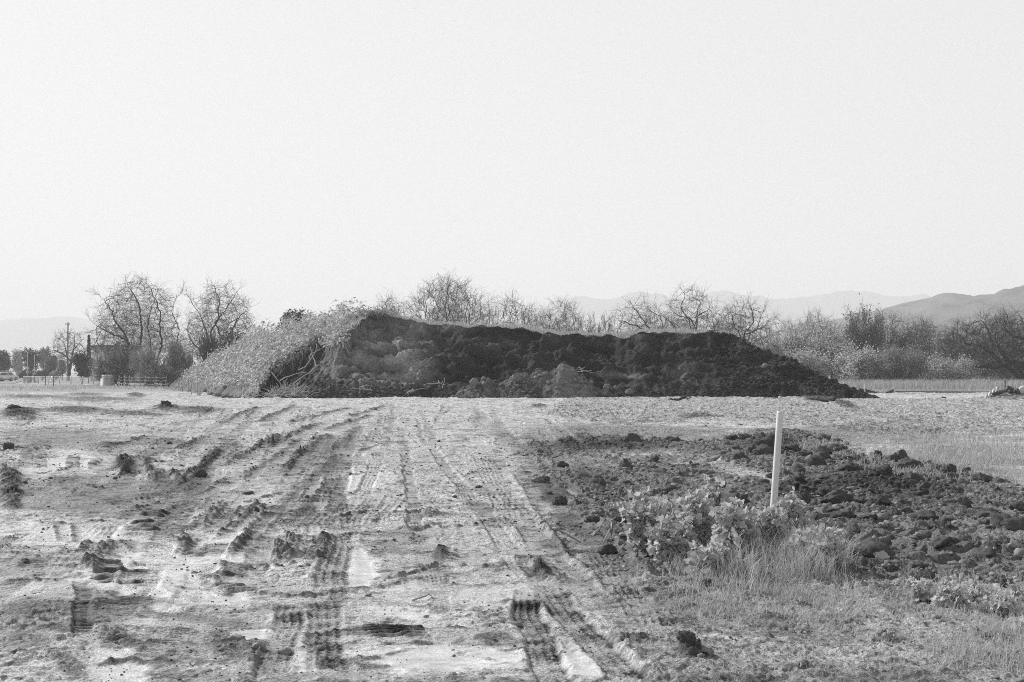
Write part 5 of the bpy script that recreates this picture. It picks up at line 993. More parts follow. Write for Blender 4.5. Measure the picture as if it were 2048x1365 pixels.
# concrete barrier block with timber on top
root = empty('concrete_barrier', ((215 - CX) * 150 / F, 150, -.05), math.radians(-46)); tag(root, 'pale concrete barrier block with a short timber crate on top', 'barrier')
m = MB(); m.prism([(-.52, 0), (-.46, .12), (-.40, .95), (.40, .95), (.46, .12), (.52, 0)], -.55, .55); m.build('block', M_concrete, root); MB().box((-.05, -.57, .05), (1.2, .05, .10)).build('base_lip', M_concrete, root)
root2 = empty('timber_crate', ((214.5 - CX) * 150 / F, 150, .90), math.radians(-46)); tag(root2, 'slatted pale timber crate lying on the concrete barrier', 'crate')
for z in (.12, .30): MB().box((0, -.34, z), (.98, .04, .12)).build('slat', M_palefabric, root2); MB().box((0, .34, z), (.98, .04, .12)).build('slat', M_palefabric, root2)
for sx in (-.45, .45):
    for sy in (-.3, .3): MB().box((sx, sy, .2), (.07, .07, .4)).build('post', M_wood, root2)
x_, y_, z_ = ppt(226, 0, 152); rb = tag(MB().box((x_ + .9, y_, .55), (2.1, .28, .06), ry=.55).build('leaning_plank', M_wood), 'long plank leaning against the right side of the barrier block', 'plank')
x_, y_ = gpt(196, 773); tag(MB().box((x_, y_, .12), (3.2, .5, .16), rz=.05).add(np.array([(x_ - 1.7, y_ - .4, .0), (x_ + 1.7, y_ - .4, .0), (x_ + 1.7, y_ - .3, .10), (x_ - 1.7, y_ - .3, .10)]), [(0, 1, 2, 3)]).build('concrete_slab', M_white), 'long white slab lying on the ground left of the barrier block', 'slab')
# wire fence with posts right of the barrier
root = empty('wire_fence', ((240 - CX) * 145 / F, 145, 0)); tag(root, 'sagging wire fence on thin posts between the barrier and the planted flank', 'fence'); o0 = np.array(root.location)
pts = [np.array(ppt(q, 0, yy)) for q, yy in [(238, 148), (249, 146), (259, 143), (270, 140), (290, 138), (312, 136), (332, 132)]]
for p in pts: p[2] = 0; MB().tube([p - o0, p - o0 + np.array([.05, 0, 1.25])], .035, 6).build('post', M_wood, root)
m = MB()
for z in (.45, .8, 1.1):
    for a, b in zip(pts[:-1], pts[1:]): m.tube([a - o0 + np.array([0, 0, z]), (a + b) / 2 - o0 + np.array([0, 0, z - .1]), b - o0 + np.array([0, 0, z])], .012, 3, False)
m.build('wire', M_metal, root)
# laths and torn white fabric along the foot of the flank
G_L = 'laths along the foot of the planted flank'
def lath(pxx, yb, h, tilt, label, fabric=None, dark=True, y=None, z=None):
    if y is None: x_, y_ = gpt(pxx, yb); z_ = float(gz(x_, y_)) if y_ < 110 else -.05
    else: x_, y_, z_ = ppt(pxx, yb, y); z_ = z if z is not None else z_
    root = empty('survey_lath', (x_, y_, z_ - .08)); tag(root, label, 'lath', G_L); MB().box((h * .5 * math.sin(tilt), 0, h * .5), (.06, .025, h), ry=tilt).build('stake', M_wood if dark else M_palefabric, root)
    if fabric:
        w_, dz, fh = fabric; v = []; n_ = 7
        for i in range(n_):
            t_ = i / (n_ - 1)
            for s_ in (0, 1): v.append((h * math.sin(tilt) * .8 + w_ * s_ * (t_ ** .7) + .03 * math.sin(5 * t_ + s_), -.03 - .08 * s_ * math.sin(3 * t_), h * .92 - dz - fh * t_))
        V = np.array(v); V2 = V + np.array([0, .012, 0]); nn_ = len(V); fc = [(2 * i, 2 * i + 1, 2 * i + 3, 2 * i + 2) for i in range(n_ - 1)]
        mesh_np('torn_fabric', np.concatenate([V, V2]), np.array(fc + [tuple(q + nn_ for q in f_[::-1]) for f_ in fc] + [(2 * i + 1, 2 * i + 1 + nn_, 2 * i + 3 + nn_, 2 * i + 3) for i in range(n_ - 1)]), M_palefabric, root)
for a in [(337, 771, 1.25, .05, 'first thin lath at the far left end of the torn row', None), (342, 773, 1.3, -.12, 'tilted pale lath beside the first of the row', None, False), (348, 776, 1.1, .08, 'lath with the broadest white rag, near the left end', (-.28, .1, .85)), (357, 781, 1.2, .0, 'dark lath with a long white rag hanging on its right', (.28, .1, .95)), (365, 783, 1.15, .06, 'lath with a short pointed white rag high up', (.3, .05, .5)),
          (378, 786, 1.1, -.05, 'bare dark lath between two ragged ones', (-.3, .35, .45)), (383, 789, 1.5, .03, 'tallest dark lath with a white streamer slanting off to its right', (.42, .35, .8)), (395, 790, 1.0, .02, 'short dark lath with a scrap of fabric low down', (.2, .3, .55)), (401, 791, .95, -.05, 'short lath with a pale scrap, second from the right', (-.15, .1, .6)), (404, 788, .55, -.35, 'broken dark lath leaning left near the end of the row', None), (418, 788, 1.05, -.22, 'clean white lath leaning left at the right end of the row', None, False)]: lath(*a)
for pxx, yb, h, tilt, lab, fb, yy in [(458, 706, 1.0, -.12, 'white-flagged lath high on the planted flank, left of a crossed pair', (-.2, .05, .45), 110), (464, 707, .95, .22, 'bare lath crossing the white-flagged one on the planted flank', None, 110), (415, 722, .9, .02, 'short pale lath low on the planted flank', None, 116), (604, 655, .75, .05, 'pale lath with a white tag near the top of the planted flank', (-.16, .03, .5), 95), (614, 655, .75, .3, 'thin leaning lath just right of the tagged one near the top', None, 95)]:
    for y_ in np.arange(84, 134, .25):
        xq, _, zq = ppt(pxx, yb, y_)
        if mz(xq, y_) > zq: break
    lath(pxx, yb, h * y_ / 95, tilt, lab, fb, pxx == 464, y_, float(mz(xq, y_)))
# ---------------------------------------------------------------- right: silt fences, debris
def cloth(name, tops, bots, mat, parent, sub=8, sag=.1, th=.03, seed=1):
    r = np.random.default_rng(seed); T = []; B = []
    for a, b, c, d in zip(tops[:-1], tops[1:], bots[:-1], bots[1:]):
        for i in range(sub):
            t_ = i / sub; s_ = 4 * t_ * (1 - t_); T.append(np.array(a) * (1 - t_) + np.array(b) * t_ - np.array([0, 0, sag * s_])); B.append(np.array(c) * (1 - t_) + np.array(d) * t_)
    T.append(np.array(tops[-1])); B.append(np.array(bots[-1])); T = np.array(T); B = np.array(B); n_ = len(T); rows = []
    for k in range(5): q = T * (1 - k / 4) + B * k / 4; q[:, 1] += .06 * np.sin(np.arange(n_) * 1.3 + k) * (k > 0); rows.append(q)
    V = np.concatenate(rows); V2 = V + np.array([0, th, 0]); N_ = len(V); fc = [(k * n_ + i, k * n_ + i + 1, (k + 1) * n_ + i + 1, (k + 1) * n_ + i) for k in range(4) for i in range(n_ - 1)]
    rim_ = [(i, i + N_, i + 1 + N_, i + 1) for i in range(n_ - 1)]
    return mesh_np(name, np.concatenate([V, V2]), np.array(fc + [tuple(q + N_ for q in f_[::-1]) for f_ in fc] + rim_), mat, parent)
root = empty('silt_fence', (gpt(1729, 788)[0], 104, 0)); tag(root, 'sagging dark silt fence with pale stakes, running to a folded end', 'silt fence'); o0 = np.array(root.location)
sf = [(1650, 783), (1668, 776), (1687, 784), (1712, 785), (1729, 777), (1760, 785), (1777, 781), (1788, 776)]; tp = [np.array(ppt(a, b, 104 + .2 * i)) - o0 for i, (a, b) in enumerate(sf)]; bt = [np.array([p[0], p[1] - .05, -.1]) for p in tp]
cloth('fabric', tp, bt, M_fabric, root, sag=.05); cloth('pale_hem', [tp[4] + np.array([.3, -.06, -.03]), tp[5] + np.array([0, -.06, .03]), tp[6] + np.array([0, -.06, .04]), tp[7] + np.array([0, -.06, .04])], [tp[4] + np.array([.3, -.1, -.10]), tp[5] + np.array([0, -.12, -.10]), tp[6] + np.array([0, -.12, -.06]), tp[7] + np.array([0, -.12, -.03])], M_palefabric, root, sag=.03)
for pxx, yt in [(1668, 770), (1687, 766), (1729, 771), (1788, 772)]:
    q = np.array(ppt(pxx, yt, 104.3)) - o0; MB().box((q[0], q[1] - .03, q[2] / 2), (.07, .05, q[2] + .1)).build('stake', M_palefabric, root)
root = empty('silt_fence', (gpt(1870, 790)[0], 108, 0)); tag(root, 'long straight grey silt fence with a pale top cord, left of the debris', 'silt fence'); o0 = np.array(root.location)
tp = [np.array(ppt(a, 782.5 + (a - 1790) * .006, 108)) - o0 for a in range(1790, 1981, 19)]; bt = [np.array([p[0], p[1], -.1]) for p in tp]; cloth('fabric', tp, bt, gmat('grey fence fabric', .2, .8, .15, 2, .004, 12), root, sub=3, sag=.01)
MB().tube([p + np.array([0, -.03, .015]) for p in tp], .03, 6).build('top_cord', M_palefabric, root)
for k in range(0, len(tp), 2): MB().box((tp[k][0], .06, .2), (.05, .05, .62)).build('stake', M_wood, root)
# debris heap at the right edge: soil base, striped sheeting, broken slabs, bent pipes
hx_, hy_ = gpt(2030, 799); r = np.random.default_rng(3)
xs = np.linspace(-3.2, 4.2, 110); ys = np.linspace(-1.3, 1.8, 50); XX, YY = np.meshgrid(xs, ys, indexing='ij'); ZZ = .42 * np.clip(1.15 - np.sqrt((np.clip(np.abs(XX - .8) - 1.4, 0, 9) / 1.9) ** 2 + (YY / 1.3) ** 2), 0, 1) + .05 * fbm(XX * 3, YY * 3, 4, 6); w_, v_ = worley(XX / .2, YY / .2, 7); ZZ += .08 * np.clip(1 - (w_ * 1.5) ** 2, 0, 1) * v_; ZZ = np.where(np.abs(YY) > 1.75, -.2, ZZ) - .06
ii, jj = np.meshgrid(np.arange(109), np.arange(49), indexing='ij'); b0 = (ii * 50 + jj).ravel(); tag(mesh_np('soil_mound', np.stack([XX + hx_, YY + hy_, ZZ], -1).reshape(-1, 3), np.stack([b0, b0 + 50, b0 + 51, b0 + 1], 1), M_clodpale, None, True), 'low pale soil mound under the debris at the right edge', 'soil mound')
def at_(pxx, pyy, dy=0.0): return np.array(ppt(pxx, pyy, hy_ + dy))
# striped corrugated sheet draped over the left end
n_, m_ = 40, 12; V = np.zeros((n_, m_, 3)); A, B, C = at_(1964, 797, -.4), at_(1998, 772, .1), at_(1994, 792, -.6)
for i in range(n_):
    for j in range(m_):
        u, w = i / (n_ - 1), j / (m_ - 1); p = A * (1 - u) + B * u; p = p + (C - B) * w * (.25 + .75 * u); p[2] += .10 * math.sin(u * 2.6) + .045 * math.sin(u * 30 + 2 * w); p[1] += -.04 * math.cos(u * 30 + 2 * w) - .15 * math.sin(w * 3) * .5; V[i, j] = p
ii, jj = np.meshgrid(np.arange(n_ - 1), np.arange(m_ - 1), indexing='ij'); b0 = (ii * m_ + jj).ravel(); q = np.stack([b0, b0 + m_, b0 + m_ + 1, b0 + 1], 1); N_ = n_ * m_; V = V.reshape(-1, 3)
tag(mesh_np('crumpled_sheet', np.concatenate([V, V + np.array([0, .03, -.03])]), np.concatenate([q, q[:, ::-1] + N_]), M_tarp), 'pale ribbed sheet crumpled over the left end of the debris', 'sheet')
def slab(name, pxx, pyy, dy, s, rot, mat, label, cat, seed):
    v, f = clod_shape(2, seed, .15, 1.0); v = np.clip(v * 1.5, -1, 1) * np.array(s) * .5; v = v @ rotm(*rot).T + at_(pxx, pyy, dy); tag(mesh_np(name, v, f, mat), label, cat, 'pieces in the debris at the right edge')
slab('dark_sheet', 2003, 786, -.3, (1.35, .5, .28), (.2, -.15, .1), M_darkmetal, 'large black buckled sheet in the middle of the debris', 'sheet', 1); slab('dark_sheet', 2018, 780, .0, (.55, .4, .4), (.3, .5, .2), M_darkmetal, 'black humped piece just right of the upright black post', 'sheet', 2)
for k, (a, b, s, rot, mt, lab) in enumerate([(2004, 789, (.95, .2, .16), (.2, -.45, .1), M_concrete, 'pale broken slab slanting in front of the black sheet'), (2020, 791, (.6, .25, .14), (.3, .35, .2), M_white, 'white broken slab right of the slanting pale one'), (1984, 793, (1.1, .3, .12), (.1, -.12, 0), M_white, 'flat white slab under the ribbed sheet'), (2036, 787, (.5, .3, .3), (.2, .6, .4), M_clod, 'dark chunk near the right end of the debris'), (2044, 782, (.5, .3, .55), (.2, -.4, .2), M_concrete, 'grey slab on end at the right edge'), (2030, 779, (.55, .2, .12), (.3, -.6, .2), M_wood, 'tilted timber piece beside the grey slab on end'), (2042, 792, (.7, .3, .18), (.2, -.3, .2), M_concrete, 'pale slab lowest at the right edge'), (2012, 794, (1.3, .25, .12), (.1, .05, .1), M_clod, 'long dark beam along the foot of the debris'), (2026, 795, (.5, .25, .16), (.4, .2, .6), M_clodpale, 'grey lump at the foot of the debris')]):
    slab('broken_slab', a, b, -.45 + .06 * k, s, rot, mt, lab, 'slab', 10 + k)
p = at_(2009.5, 780, .2); root = empty('steel_post', (p[0], p[1], .2)); tag(root, 'thin upright black post sticking out of the debris', 'post'); MB().box((0, 0, .42), (.06, .06, .85)).build('shaft', M_darkmetal, root); MB().box((0, 0, .86), (.10, .10, .04)).build('cap', M_darkmetal, root)
# dark forked pieces of wood lying on the far ground
for k, (pxx, pyy, lab, sz) in enumerate([(1355, 803, 'forked dark branch lying on the bright ground before the stockpile', 1.0), (1655, 806, 'dark root stump with splayed arms at the right foot of the stockpile', 1.1)]):
    x_, y_ = gpt(pxx, pyy); ls = []; r = np.random.default_rng(60 + k); z0 = float(gz(x_, y_))
    for q in range(5 if k != 1 else 11):
        a = r.uniform(-.5, .6) if k != 1 else r.uniform(0, 6.28); Ln = sz * r.uniform(.4, 1.3); sgn = -1 if q % 2 else 1; e = np.array([math.cos(a) * Ln * sgn, math.sin(a) * Ln * .5, abs(r.normal(.05, .2)) * sz]); ls.append((np.array([x_, y_, z0 + .04]) + np.linspace(0, 1, 5)[:, None] * e + r.normal(0, .04, (5, 3)), np.linspace(.07, .02, 5) * sz))
    v, f = tubes(ls, 5); tag(mesh_np('dead_branch', v, f, gmat('wet wood', .06, .9, .2, 5), None, True), lab, 'branch')
# ---------------------------------------------------------------- foreground: stake, clods, weeds, grass
# white plastic marker pipe, leaning slightly to the right
bx, by = gpt(1540, 1052); bz = float(gz(bx, by)); top = np.array(ppt(1560, 823, by + .06)); b0_ = np.array([bx, by, bz - .25]); dv = top - b0_
root = empty('marker_stake', tuple(b0_)); tag(root, 'tall white plastic marker stake leaning slightly right behind the weeds', 'stake')
n_ = 20; a_ = np.linspace(0, 2 * math.pi, n_ + 1)[:-1]; up_ = dv / np.linalg.norm(dv); sx_ = np.cross(up_, [0, 1, 0]); sx_ /= np.linalg.norm(sx_); sy_ = np.cross(sx_, up_); V = []; 
for (t_, rr_) in [(0, .036), (.5, .0355), (.985, .035), (1, .034), (1, .029), (.9, .029)]: V.append(np.array([up_ * np.linalg.norm(dv) * t_ + (sx_ * math.cos(q) + sy_ * math.sin(q)) * rr_ for q in a_]))
V = np.concatenate(V); fc = [(k * n_ + i, k * n_ + (i + 1) % n_, (k + 1) * n_ + (i + 1) % n_, (k + 1) * n_ + i) for k in range(5) for i in range(n_)]; mesh_np('pipe', V, np.array(fc), M_plastic, root, True)
fl_ = MB(); fl_.box((0.01, -.036, .9), (.03, .004, .02)); 
# big clods, each a thing
G_C = 'big clods of dug clay'
M_clod2 = gmat('clay clod', .10, .95, .3, 5.0, .02, 34.0, .15)
def big_clod(pxx, pyb, wpx, hpx, label, seed, mat=None, rough=.62):
    x_, y_ = gpt(pxx, pyb); s = y_ / F; w_ = wpx * s / 2; h_ = hpx * s
    v, f = clod_shape(4, seed, rough, 1.0, 2.6); v = v / np.abs(v).max(0); v = v * np.array([w_, w_ * .85, h_ * .62]); z_ = float(gz(x_, y_)); v[:, 2] += h_ * .26
    o = mesh_np('dirt_clod', v, f, mat or M_clod2, None, True); o.location = (x_, y_ + w_ * .5, z_ - .01); tag(o, label, 'clod', G_C)
for k, a in enumerate([(1535, 910, 62, 40, 'largest dark clod of the clump just left of the stake'), (1505, 910, 28, 24, 'smaller clod at the left foot of the clump beside the stake'), (1585, 908, 58, 30, 'broad dark clod of the clump just right of the stake'), (1612, 918, 34, 20, 'small clod at the right end of the clump beside the stake'),
        (1798, 930, 42, 34, 'upright square clod standing alone on the grass at the right'), (1757, 920, 22, 26, 'narrow knobby clod left of the upright square one'), (1478, 1018, 54, 42, 'round dark clod directly behind the weeds, left of the stake'), (1608, 1012, 30, 44, 'tall clod with a lighter cap right of the stake'), (1655, 1002, 50, 34, 'blocky dark clod with a flat top right of the stake'), (1610, 1014, 30, 30, 'clod low in front of the tall light-capped one'), (1665, 1012, 56, 30, 'wide clod under the blocky flat-topped one'),
        (1762, 1020, 56, 28, 'isolated rounded clod right of the blocky group'), (1806, 1014, 50, 16, 'low flat clod just right of the isolated rounded one'), (1700, 945, 60, 26, 'broad low clod below the upright square one'), (1770, 960, 60, 30, 'rugged clod in the middle of the churned soil'), (1830, 972, 60, 34, 'large rugged clod toward the right of the churned soil'), (1900, 950, 36, 28, 'clod with a sharp corner near the grass edge'), (1970, 968, 60, 26, 'wide clod close under the grass near the right edge'), (2035, 1025, 56, 26, 'long low clod cut by the right edge'), (1932, 1018, 40, 32, 'steep dark clod with a hollow beside it near the right edge'), (1545, 958, 30, 18, 'small clod in front of the stake clump'),
        (1195, 980, 40, 24, 'dark clod at the left rim of the churned soil'), (1128, 935, 30, 18, 'small dark clod at the far left corner of the churned soil'), (1120, 1010, 36, 26, 'cracked clod low on the left rim beside the haul road'), (1085, 965, 40, 22, 'flat clod on the left rim farthest up the haul road'), (1240, 1050, 50, 26, 'dark clod just left of the weed patch'), (1185, 1045, 36, 18, 'small clod left of the one beside the weeds'), (1215, 1110, 46, 30, 'pale-topped clod at the left foot of the weed patch'), (1785, 1150, 40, 24, 'clod at the right of the pale slab below the weeds'), (1855, 1165, 56, 26, 'smooth rounded clod near the low weeds at the right'), (2015, 1180, 34, 30, 'black clod poking out of the low weeds at the right edge'),
        (1372, 1312, 42, 34, 'knobby dark clod alone near the bottom of the track'), (1400, 1322, 34, 18, 'crumbly small clod beside the knobby bottom one'), (1412, 1180, 34, 26, 'dark clod in the grass below the weeds'), (958, 977, 22, 10, 'single small dark clod in the middle of the haul road'), (331, 820, 28, 18, 'black clod alone on the far left ground'), (25, 825, 40, 12, 'dark clod heap nearest the left edge'), (14, 905, 26, 20, 'dark clod at the left edge in the ruts'), (1210, 800, 40, 12, 'dark lump on the crest before the dark face'), (1888, 798, 12, 7, 'single small dark lump on the meadow edge'), (250, 950, 24, 22, 'dark clod by the slanting ruts on the left'), (515, 1030, 14, 14, 'small dark clod on the slanting rut'), (400, 955, 30, 22, 'clod heaped at the end of the slanting ruts')]):
    big_clod(*a[:5], seed=300 + k)
# loose crumbs: every size, densest in the churned soil and beside the ruts
r = np.random.default_rng(88); N = 200000
py_ = HZ + np.exp(r.uniform(math.log(54), math.log(640), N)); px_ = r.uniform(-120, 2170, N); y = F * CAMH / (py_ - HZ); x = (px_ - CX) * y / F
dn = gsample(DEN, x, y); al = gsample(ALB, x, y); wt = gsample(WET, x, y); pr_ = np.clip(.02 + .42 * dn ** 1.3, 0, 1) * (1 - .5 * wt); ok = (r.random(N) < pr_) & (y < 80)
x, y, dn, al = x[ok], y[ok], dn[ok], al[ok];  s = np.exp(r.normal(math.log(.0052), .8, len(x))) * (.6 + .9 * dn) * np.clip(y / 12, .75, 2.2); s = np.clip(s, .004, .05); p = np.stack([x, y, gz(x, y)], 1)
dk = al < .15; M_cr = gmat('crumb dark', .10, .95, .35, 2.0, .008, 60, .15); M_cp = gmat('crumb pale', .24, .95, .35, 2.0, .008, 60, .2)
small = s < .022
for nm, m_, sub, mat, sd in [('soil_crumbs', dk & small, 1, M_cr, 21), ('soil_lumps', dk & ~small, 2, M_cr, 22), ('pale_crumbs', ~dk & small, 1, M_cp, 23), ('pale_lumps', ~dk & ~small, 2, M_cp, 24)]:
    if m_.any(): tag(scatter_clods(nm, p[m_], s[m_], mat, sub, 9, sd, (.35, .8), .42), kind='stuff')
# broken clods half sunk in the churned soil
r = np.random.default_rng(188); N = 9000; py_ = HZ + np.exp(r.uniform(math.log(120), math.log(470), N)); px_ = r.uniform(1000, 2200, N); y = F * CAMH / (py_ - HZ); x = (px_ - CX) * y / F
ok = r.random(N) < .25 * gsample(churn, x, y) ** 1.5 * np.where(px_ < 1440, .35, 1.0) * np.clip(.5 + 1.3 * fbm(x * .7, y * .5, 3, 187), .05, 1.3); x, y = x[ok], y[ok]; s = np.clip(np.exp(r.normal(math.log(.036), .65, len(x))) * np.clip(y / 16, .8, 1.8), .02, .15)
tag(scatter_clods('broken_clods', np.stack([x, y, gz(x, y)], 1), s, gmat('broken clod', .10, .95, .35, 3.0, .02, 40, .15), 3, 12, 26, (.5, .95), .38), kind='stuff')
# dark crumbs strewn over the pale packed soil
N = 26000; py_ = HZ + np.exp(r.uniform(math.log(70), math.log(640), N)); px_ = r.uniform(-120, 1500, N); y = F * CAMH / (py_ - HZ); x = (px_ - CX) * y / F; pt = fbm(x * .8, y * .5, 3, 99); ok = (r.random(N) < np.clip(.10 + .5 * pt, .01, .7)) & (gsample(WET, x, y) < 1.1); x, y = x[ok], y[ok]
tag(scatter_clods('scattered_crumbs', np.stack([x, y, gz(x, y)], 1), np.exp(r.normal(math.log(.0055), .5, len(x))) * np.clip(y / 11, .7, 2.6), M_cr, 1, 9, 25, (.45, .85), .2), kind='stuff')
# pale slabs of dried mud with tread prints
def mud_slab(pxx, pyb, wpx, hpx, tilt, rz, label, seed, ribs=5, mat=None):
    x_, y_ = gpt(pxx, pyb); s = y_ / F; n_, m_ = 60, 20; w_, d_ = wpx * s, wpx * s * .42; u, w = np.meshgrid(np.linspace(-.5, .5, n_), np.linspace(-.5, .5, m_), indexing='ij'); rg_ = fbm(u * 4, w * 4, 3, seed)
    z = .05 * w_ * rg_ + .035 * w_ * np.maximum(0, np.sin(u * ribs * 2 * math.pi)) ** .5; ed_ = 1 + .14 * fbm(u * 3 + 9, w * 3, 3, seed + 1)
    P = np.stack([u * w_ * ed_, w * d_ * ed_, z], -1).reshape(-1, 3); P2 = P.copy(); P2[:, 2] = -.09 * w_; R = rotm(tilt, 0, rz); Z0 = float(gz(x_, y_)) + hpx * s * .5; V = np.concatenate([P, P2]) @ R.T + np.array([x_, y_, Z0]); N_ = n_ * m_
    ii, jj = np.meshgrid(np.arange(n_ - 1), np.arange(m_ - 1), indexing='ij'); b0 = (ii * m_ + jj).ravel(); q = np.stack([b0, b0 + m_, b0 + m_ + 1, b0 + 1], 1)
    bd = [i * m_ for i in range(n_)] + [(n_ - 1) * m_ + j for j in range(1, m_)] + [i * m_ + m_ - 1 for i in range(n_ - 2, -1, -1)] + [j for j in range(m_ - 2, 0, -1)]; sd = [(bd[k], bd[(k + 1) % len(bd)], bd[(k + 1) % len(bd)] + N_, bd[k] + N_) for k in range(len(bd))]
    tag(mesh_np('mud_slab', V, np.concatenate([q, q[:, ::-1] + N_, np.array(sd)]), mat or gmat('dried mud slab', .42, .9, .15, 9, .004, 60, .2), None, True), label, 'mud slab', 'pale slabs of dried mud')
mud_slab(1252, 1018, 66, 16, .55, .22, 'pale ridged mud slab at the upper left of the weed patch', 1, 7); mud_slab(1762, 1140, 44, 34, .75, .9, 'bright cracked mud slab standing below the right end of the weeds', 2, 3); mud_slab(2012, 985, 36, 14, .6, .35, 'bright flat mud slab near the right edge under the grass', 3, 2)
mud_slab(1232, 1140, 44, 14, .5, .3, 'pale cracked mud flake left of the foot of the weeds', 4, 3); mud_slab(1838, 1002, 26, 14, .7, .7, 'small bright curled mud flake in the churned soil, left of two', 5, 2); mud_slab(1950, 1018, 24, 18, .8, .8, 'small bright curled mud flake in the churned soil, right of two', 6, 2); mud_slab(1765, 868, 30, 6, .4, 0, 'pale mud flake on the far rough ground', 7, 2)
# weeds: broad lobed leaves on upright stalks
def weed_leaf(r, c, nrm, t, size):
    """a cupped, lobed leaf"""
    nrm = nrm / np.linalg.norm(nrm); t = t - t.dot(nrm) * nrm; t /= np.linalg.norm(t) + 1e-9; b = np.cross(nrm, t); V = [c]; k = 15; cup = r.uniform(-.25, .35); fold = r.uniform(0, .4)
    for i in range(k):
        a = -2.55 + 5.1 * i / (k - 1); rad = size * (.83 + .17 * math.cos(a * 5 * .98)) * (.78 + .3 * math.cos(a)); u, w = rad * math.cos(a), rad * math.sin(a); V.append(c + t * (u + size * .15) + b * w + nrm * (cup * rad * rad / size + fold * abs(w) + r.normal(0, .03) * size))
    return V, [(0, i, i + 1) for i in range(1, k)]
def weed(pxx, pyb, hpx, wpx, label, seed, nst=9, lsz=.05, name='broadleaf_weed', group='weeds around the marker stake'):
    r = np.random.default_rng(seed); x_, y_ = gpt(pxx, pyb); s = y_ / F; z_ = float(gz(x_, y_)); root = empty(name, (x_, y_, z_ - .02)); tag(root, label, 'weed', group); st = []; V = []; Fc = []; h = hpx * s; w_ = wpx * s / 2
    for k in range(nst):
        a = r.uniform(0, 2 * math.pi); q = math.sqrt(r.random()); hh_ = h * r.uniform(.5, 1.2) * (1.08 - .38 * q); tipp = np.array([math.cos(a) * w_ * q, math.sin(a) * w_ * q * .8, hh_]); p0 = np.array([math.cos(a), math.sin(a), 0]) * w_ * q * .45; n_ = 7
        pts = np.array([p0 * (1 - t_) + tipp * t_ + np.array([0, 0, 0]) for t_ in np.linspace(0, 1, n_)]); pts[:, :2] += np.cumsum(r.normal(0, .006, (n_, 2)), 0); st.append((pts, np.linspace(.0055, .0025, n_)))
        for j in range(int(24 + hh_ * 95)):
            t_ = r.uniform(.05, 1.0) ** .9; i = min(int(t_ * (n_ - 1)), n_ - 2); f = t_ * (n_ - 1) - i; o = pts[i] * (1 - f) + pts[i + 1] * f; aa = r.uniform(0, 2 * math.pi); d = np.array([math.cos(aa), math.sin(aa), r.uniform(.0, .7)]); Ls = lsz * .6 * r.uniform(.35, 1.3) * (1.15 - .4 * t_); c = o + d * Ls * r.uniform(.8, 1.7)
            if c[2] < .01: continue
            st.append((np.array([o, (o + c) / 2 + np.array([0, 0, .008]), c]), np.array([.0022, .0018, .0015]))); nrm = np.array([r.normal(0, .9), r.normal(-.25, .9), .75]) + d * r.uniform(-.9, .4)
            vv, ff = weed_leaf(r, c, nrm, d, Ls); b = len(V); V += vv; Fc += [tuple(q2 + b for q2 in f2) for f2 in ff]
    v, f = tubes(st, 4) if False else tubes([(p_, q_) for p_, q_ in st], 4); mesh_np('stem', v, f, M_stem, root); mesh_np('foliage', np.array(V), np.array(Fc), M_weed, root); return root
for k, a in enumerate([(1290, 1120, 135, 70, 'tall leafy weed standing apart at the left end of the patch', 12, 0.075), (1345, 1130, 100, 80, 'leafy weed second from the left end of the patch', 12, 0.072), (1398, 1115, 125, 80, 'leafy weed left of the tallest one', 13, 0.080), (1430, 1100, 130, 60, 'tallest pointed weed in the middle of the patch', 13, 0.080), (1470, 1140, 120, 90, 'bushy weed in front of the tallest one', 13, 0.080), (1528, 1125, 118, 80, 'leafy weed right in front of the foot of the stake', 12, 0.072), (1575, 1100, 105, 60, 'tall broad-leaved weed just right of the stake', 10, 0.080), (1610, 1140, 90, 80, 'leafy weed second from the right end of the patch', 11, 0.065), (1650, 1150, 85, 60, 'thin weed at the right end of the patch', 9, 0.061), (1420, 1160, 70, 80, 'low weed at the front edge of the patch', 9, 0.065), (1320, 1060, 62, 60, 'small weed beside the ridged mud slab', 8, 0.065)]):
    weed(*a[:5], seed=500 + k, nst=a[5] + 6, lsz=a[6])
for k, a in enumerate([(1850, 1200, 46, 70, 'low leafy weed leftmost of the right-hand cluster', 9, 0.046), (1895, 1215, 50, 80, 'low leafy weed in the middle of the right-hand cluster', 10, 0.046), (1950, 1200, 44, 70, 'low leafy weed behind a black clod on the right', 9, 0.046), (2000, 1225, 56, 80, 'low leafy weed near the right edge', 10, 0.049), (2040, 1200, 52, 60, 'weed cut by the right edge', 8, 0.049), (1600, 1250, 24, 40, 'tiny weed alone below the patch', 5, 0.029), (1770, 1270, 30, 60, 'small dark weed in the grass lower right', 6, 0.035)]):
    weed(*a[:5], seed=600 + k, nst=a[5], lsz=a[6], group='low weeds on the right')
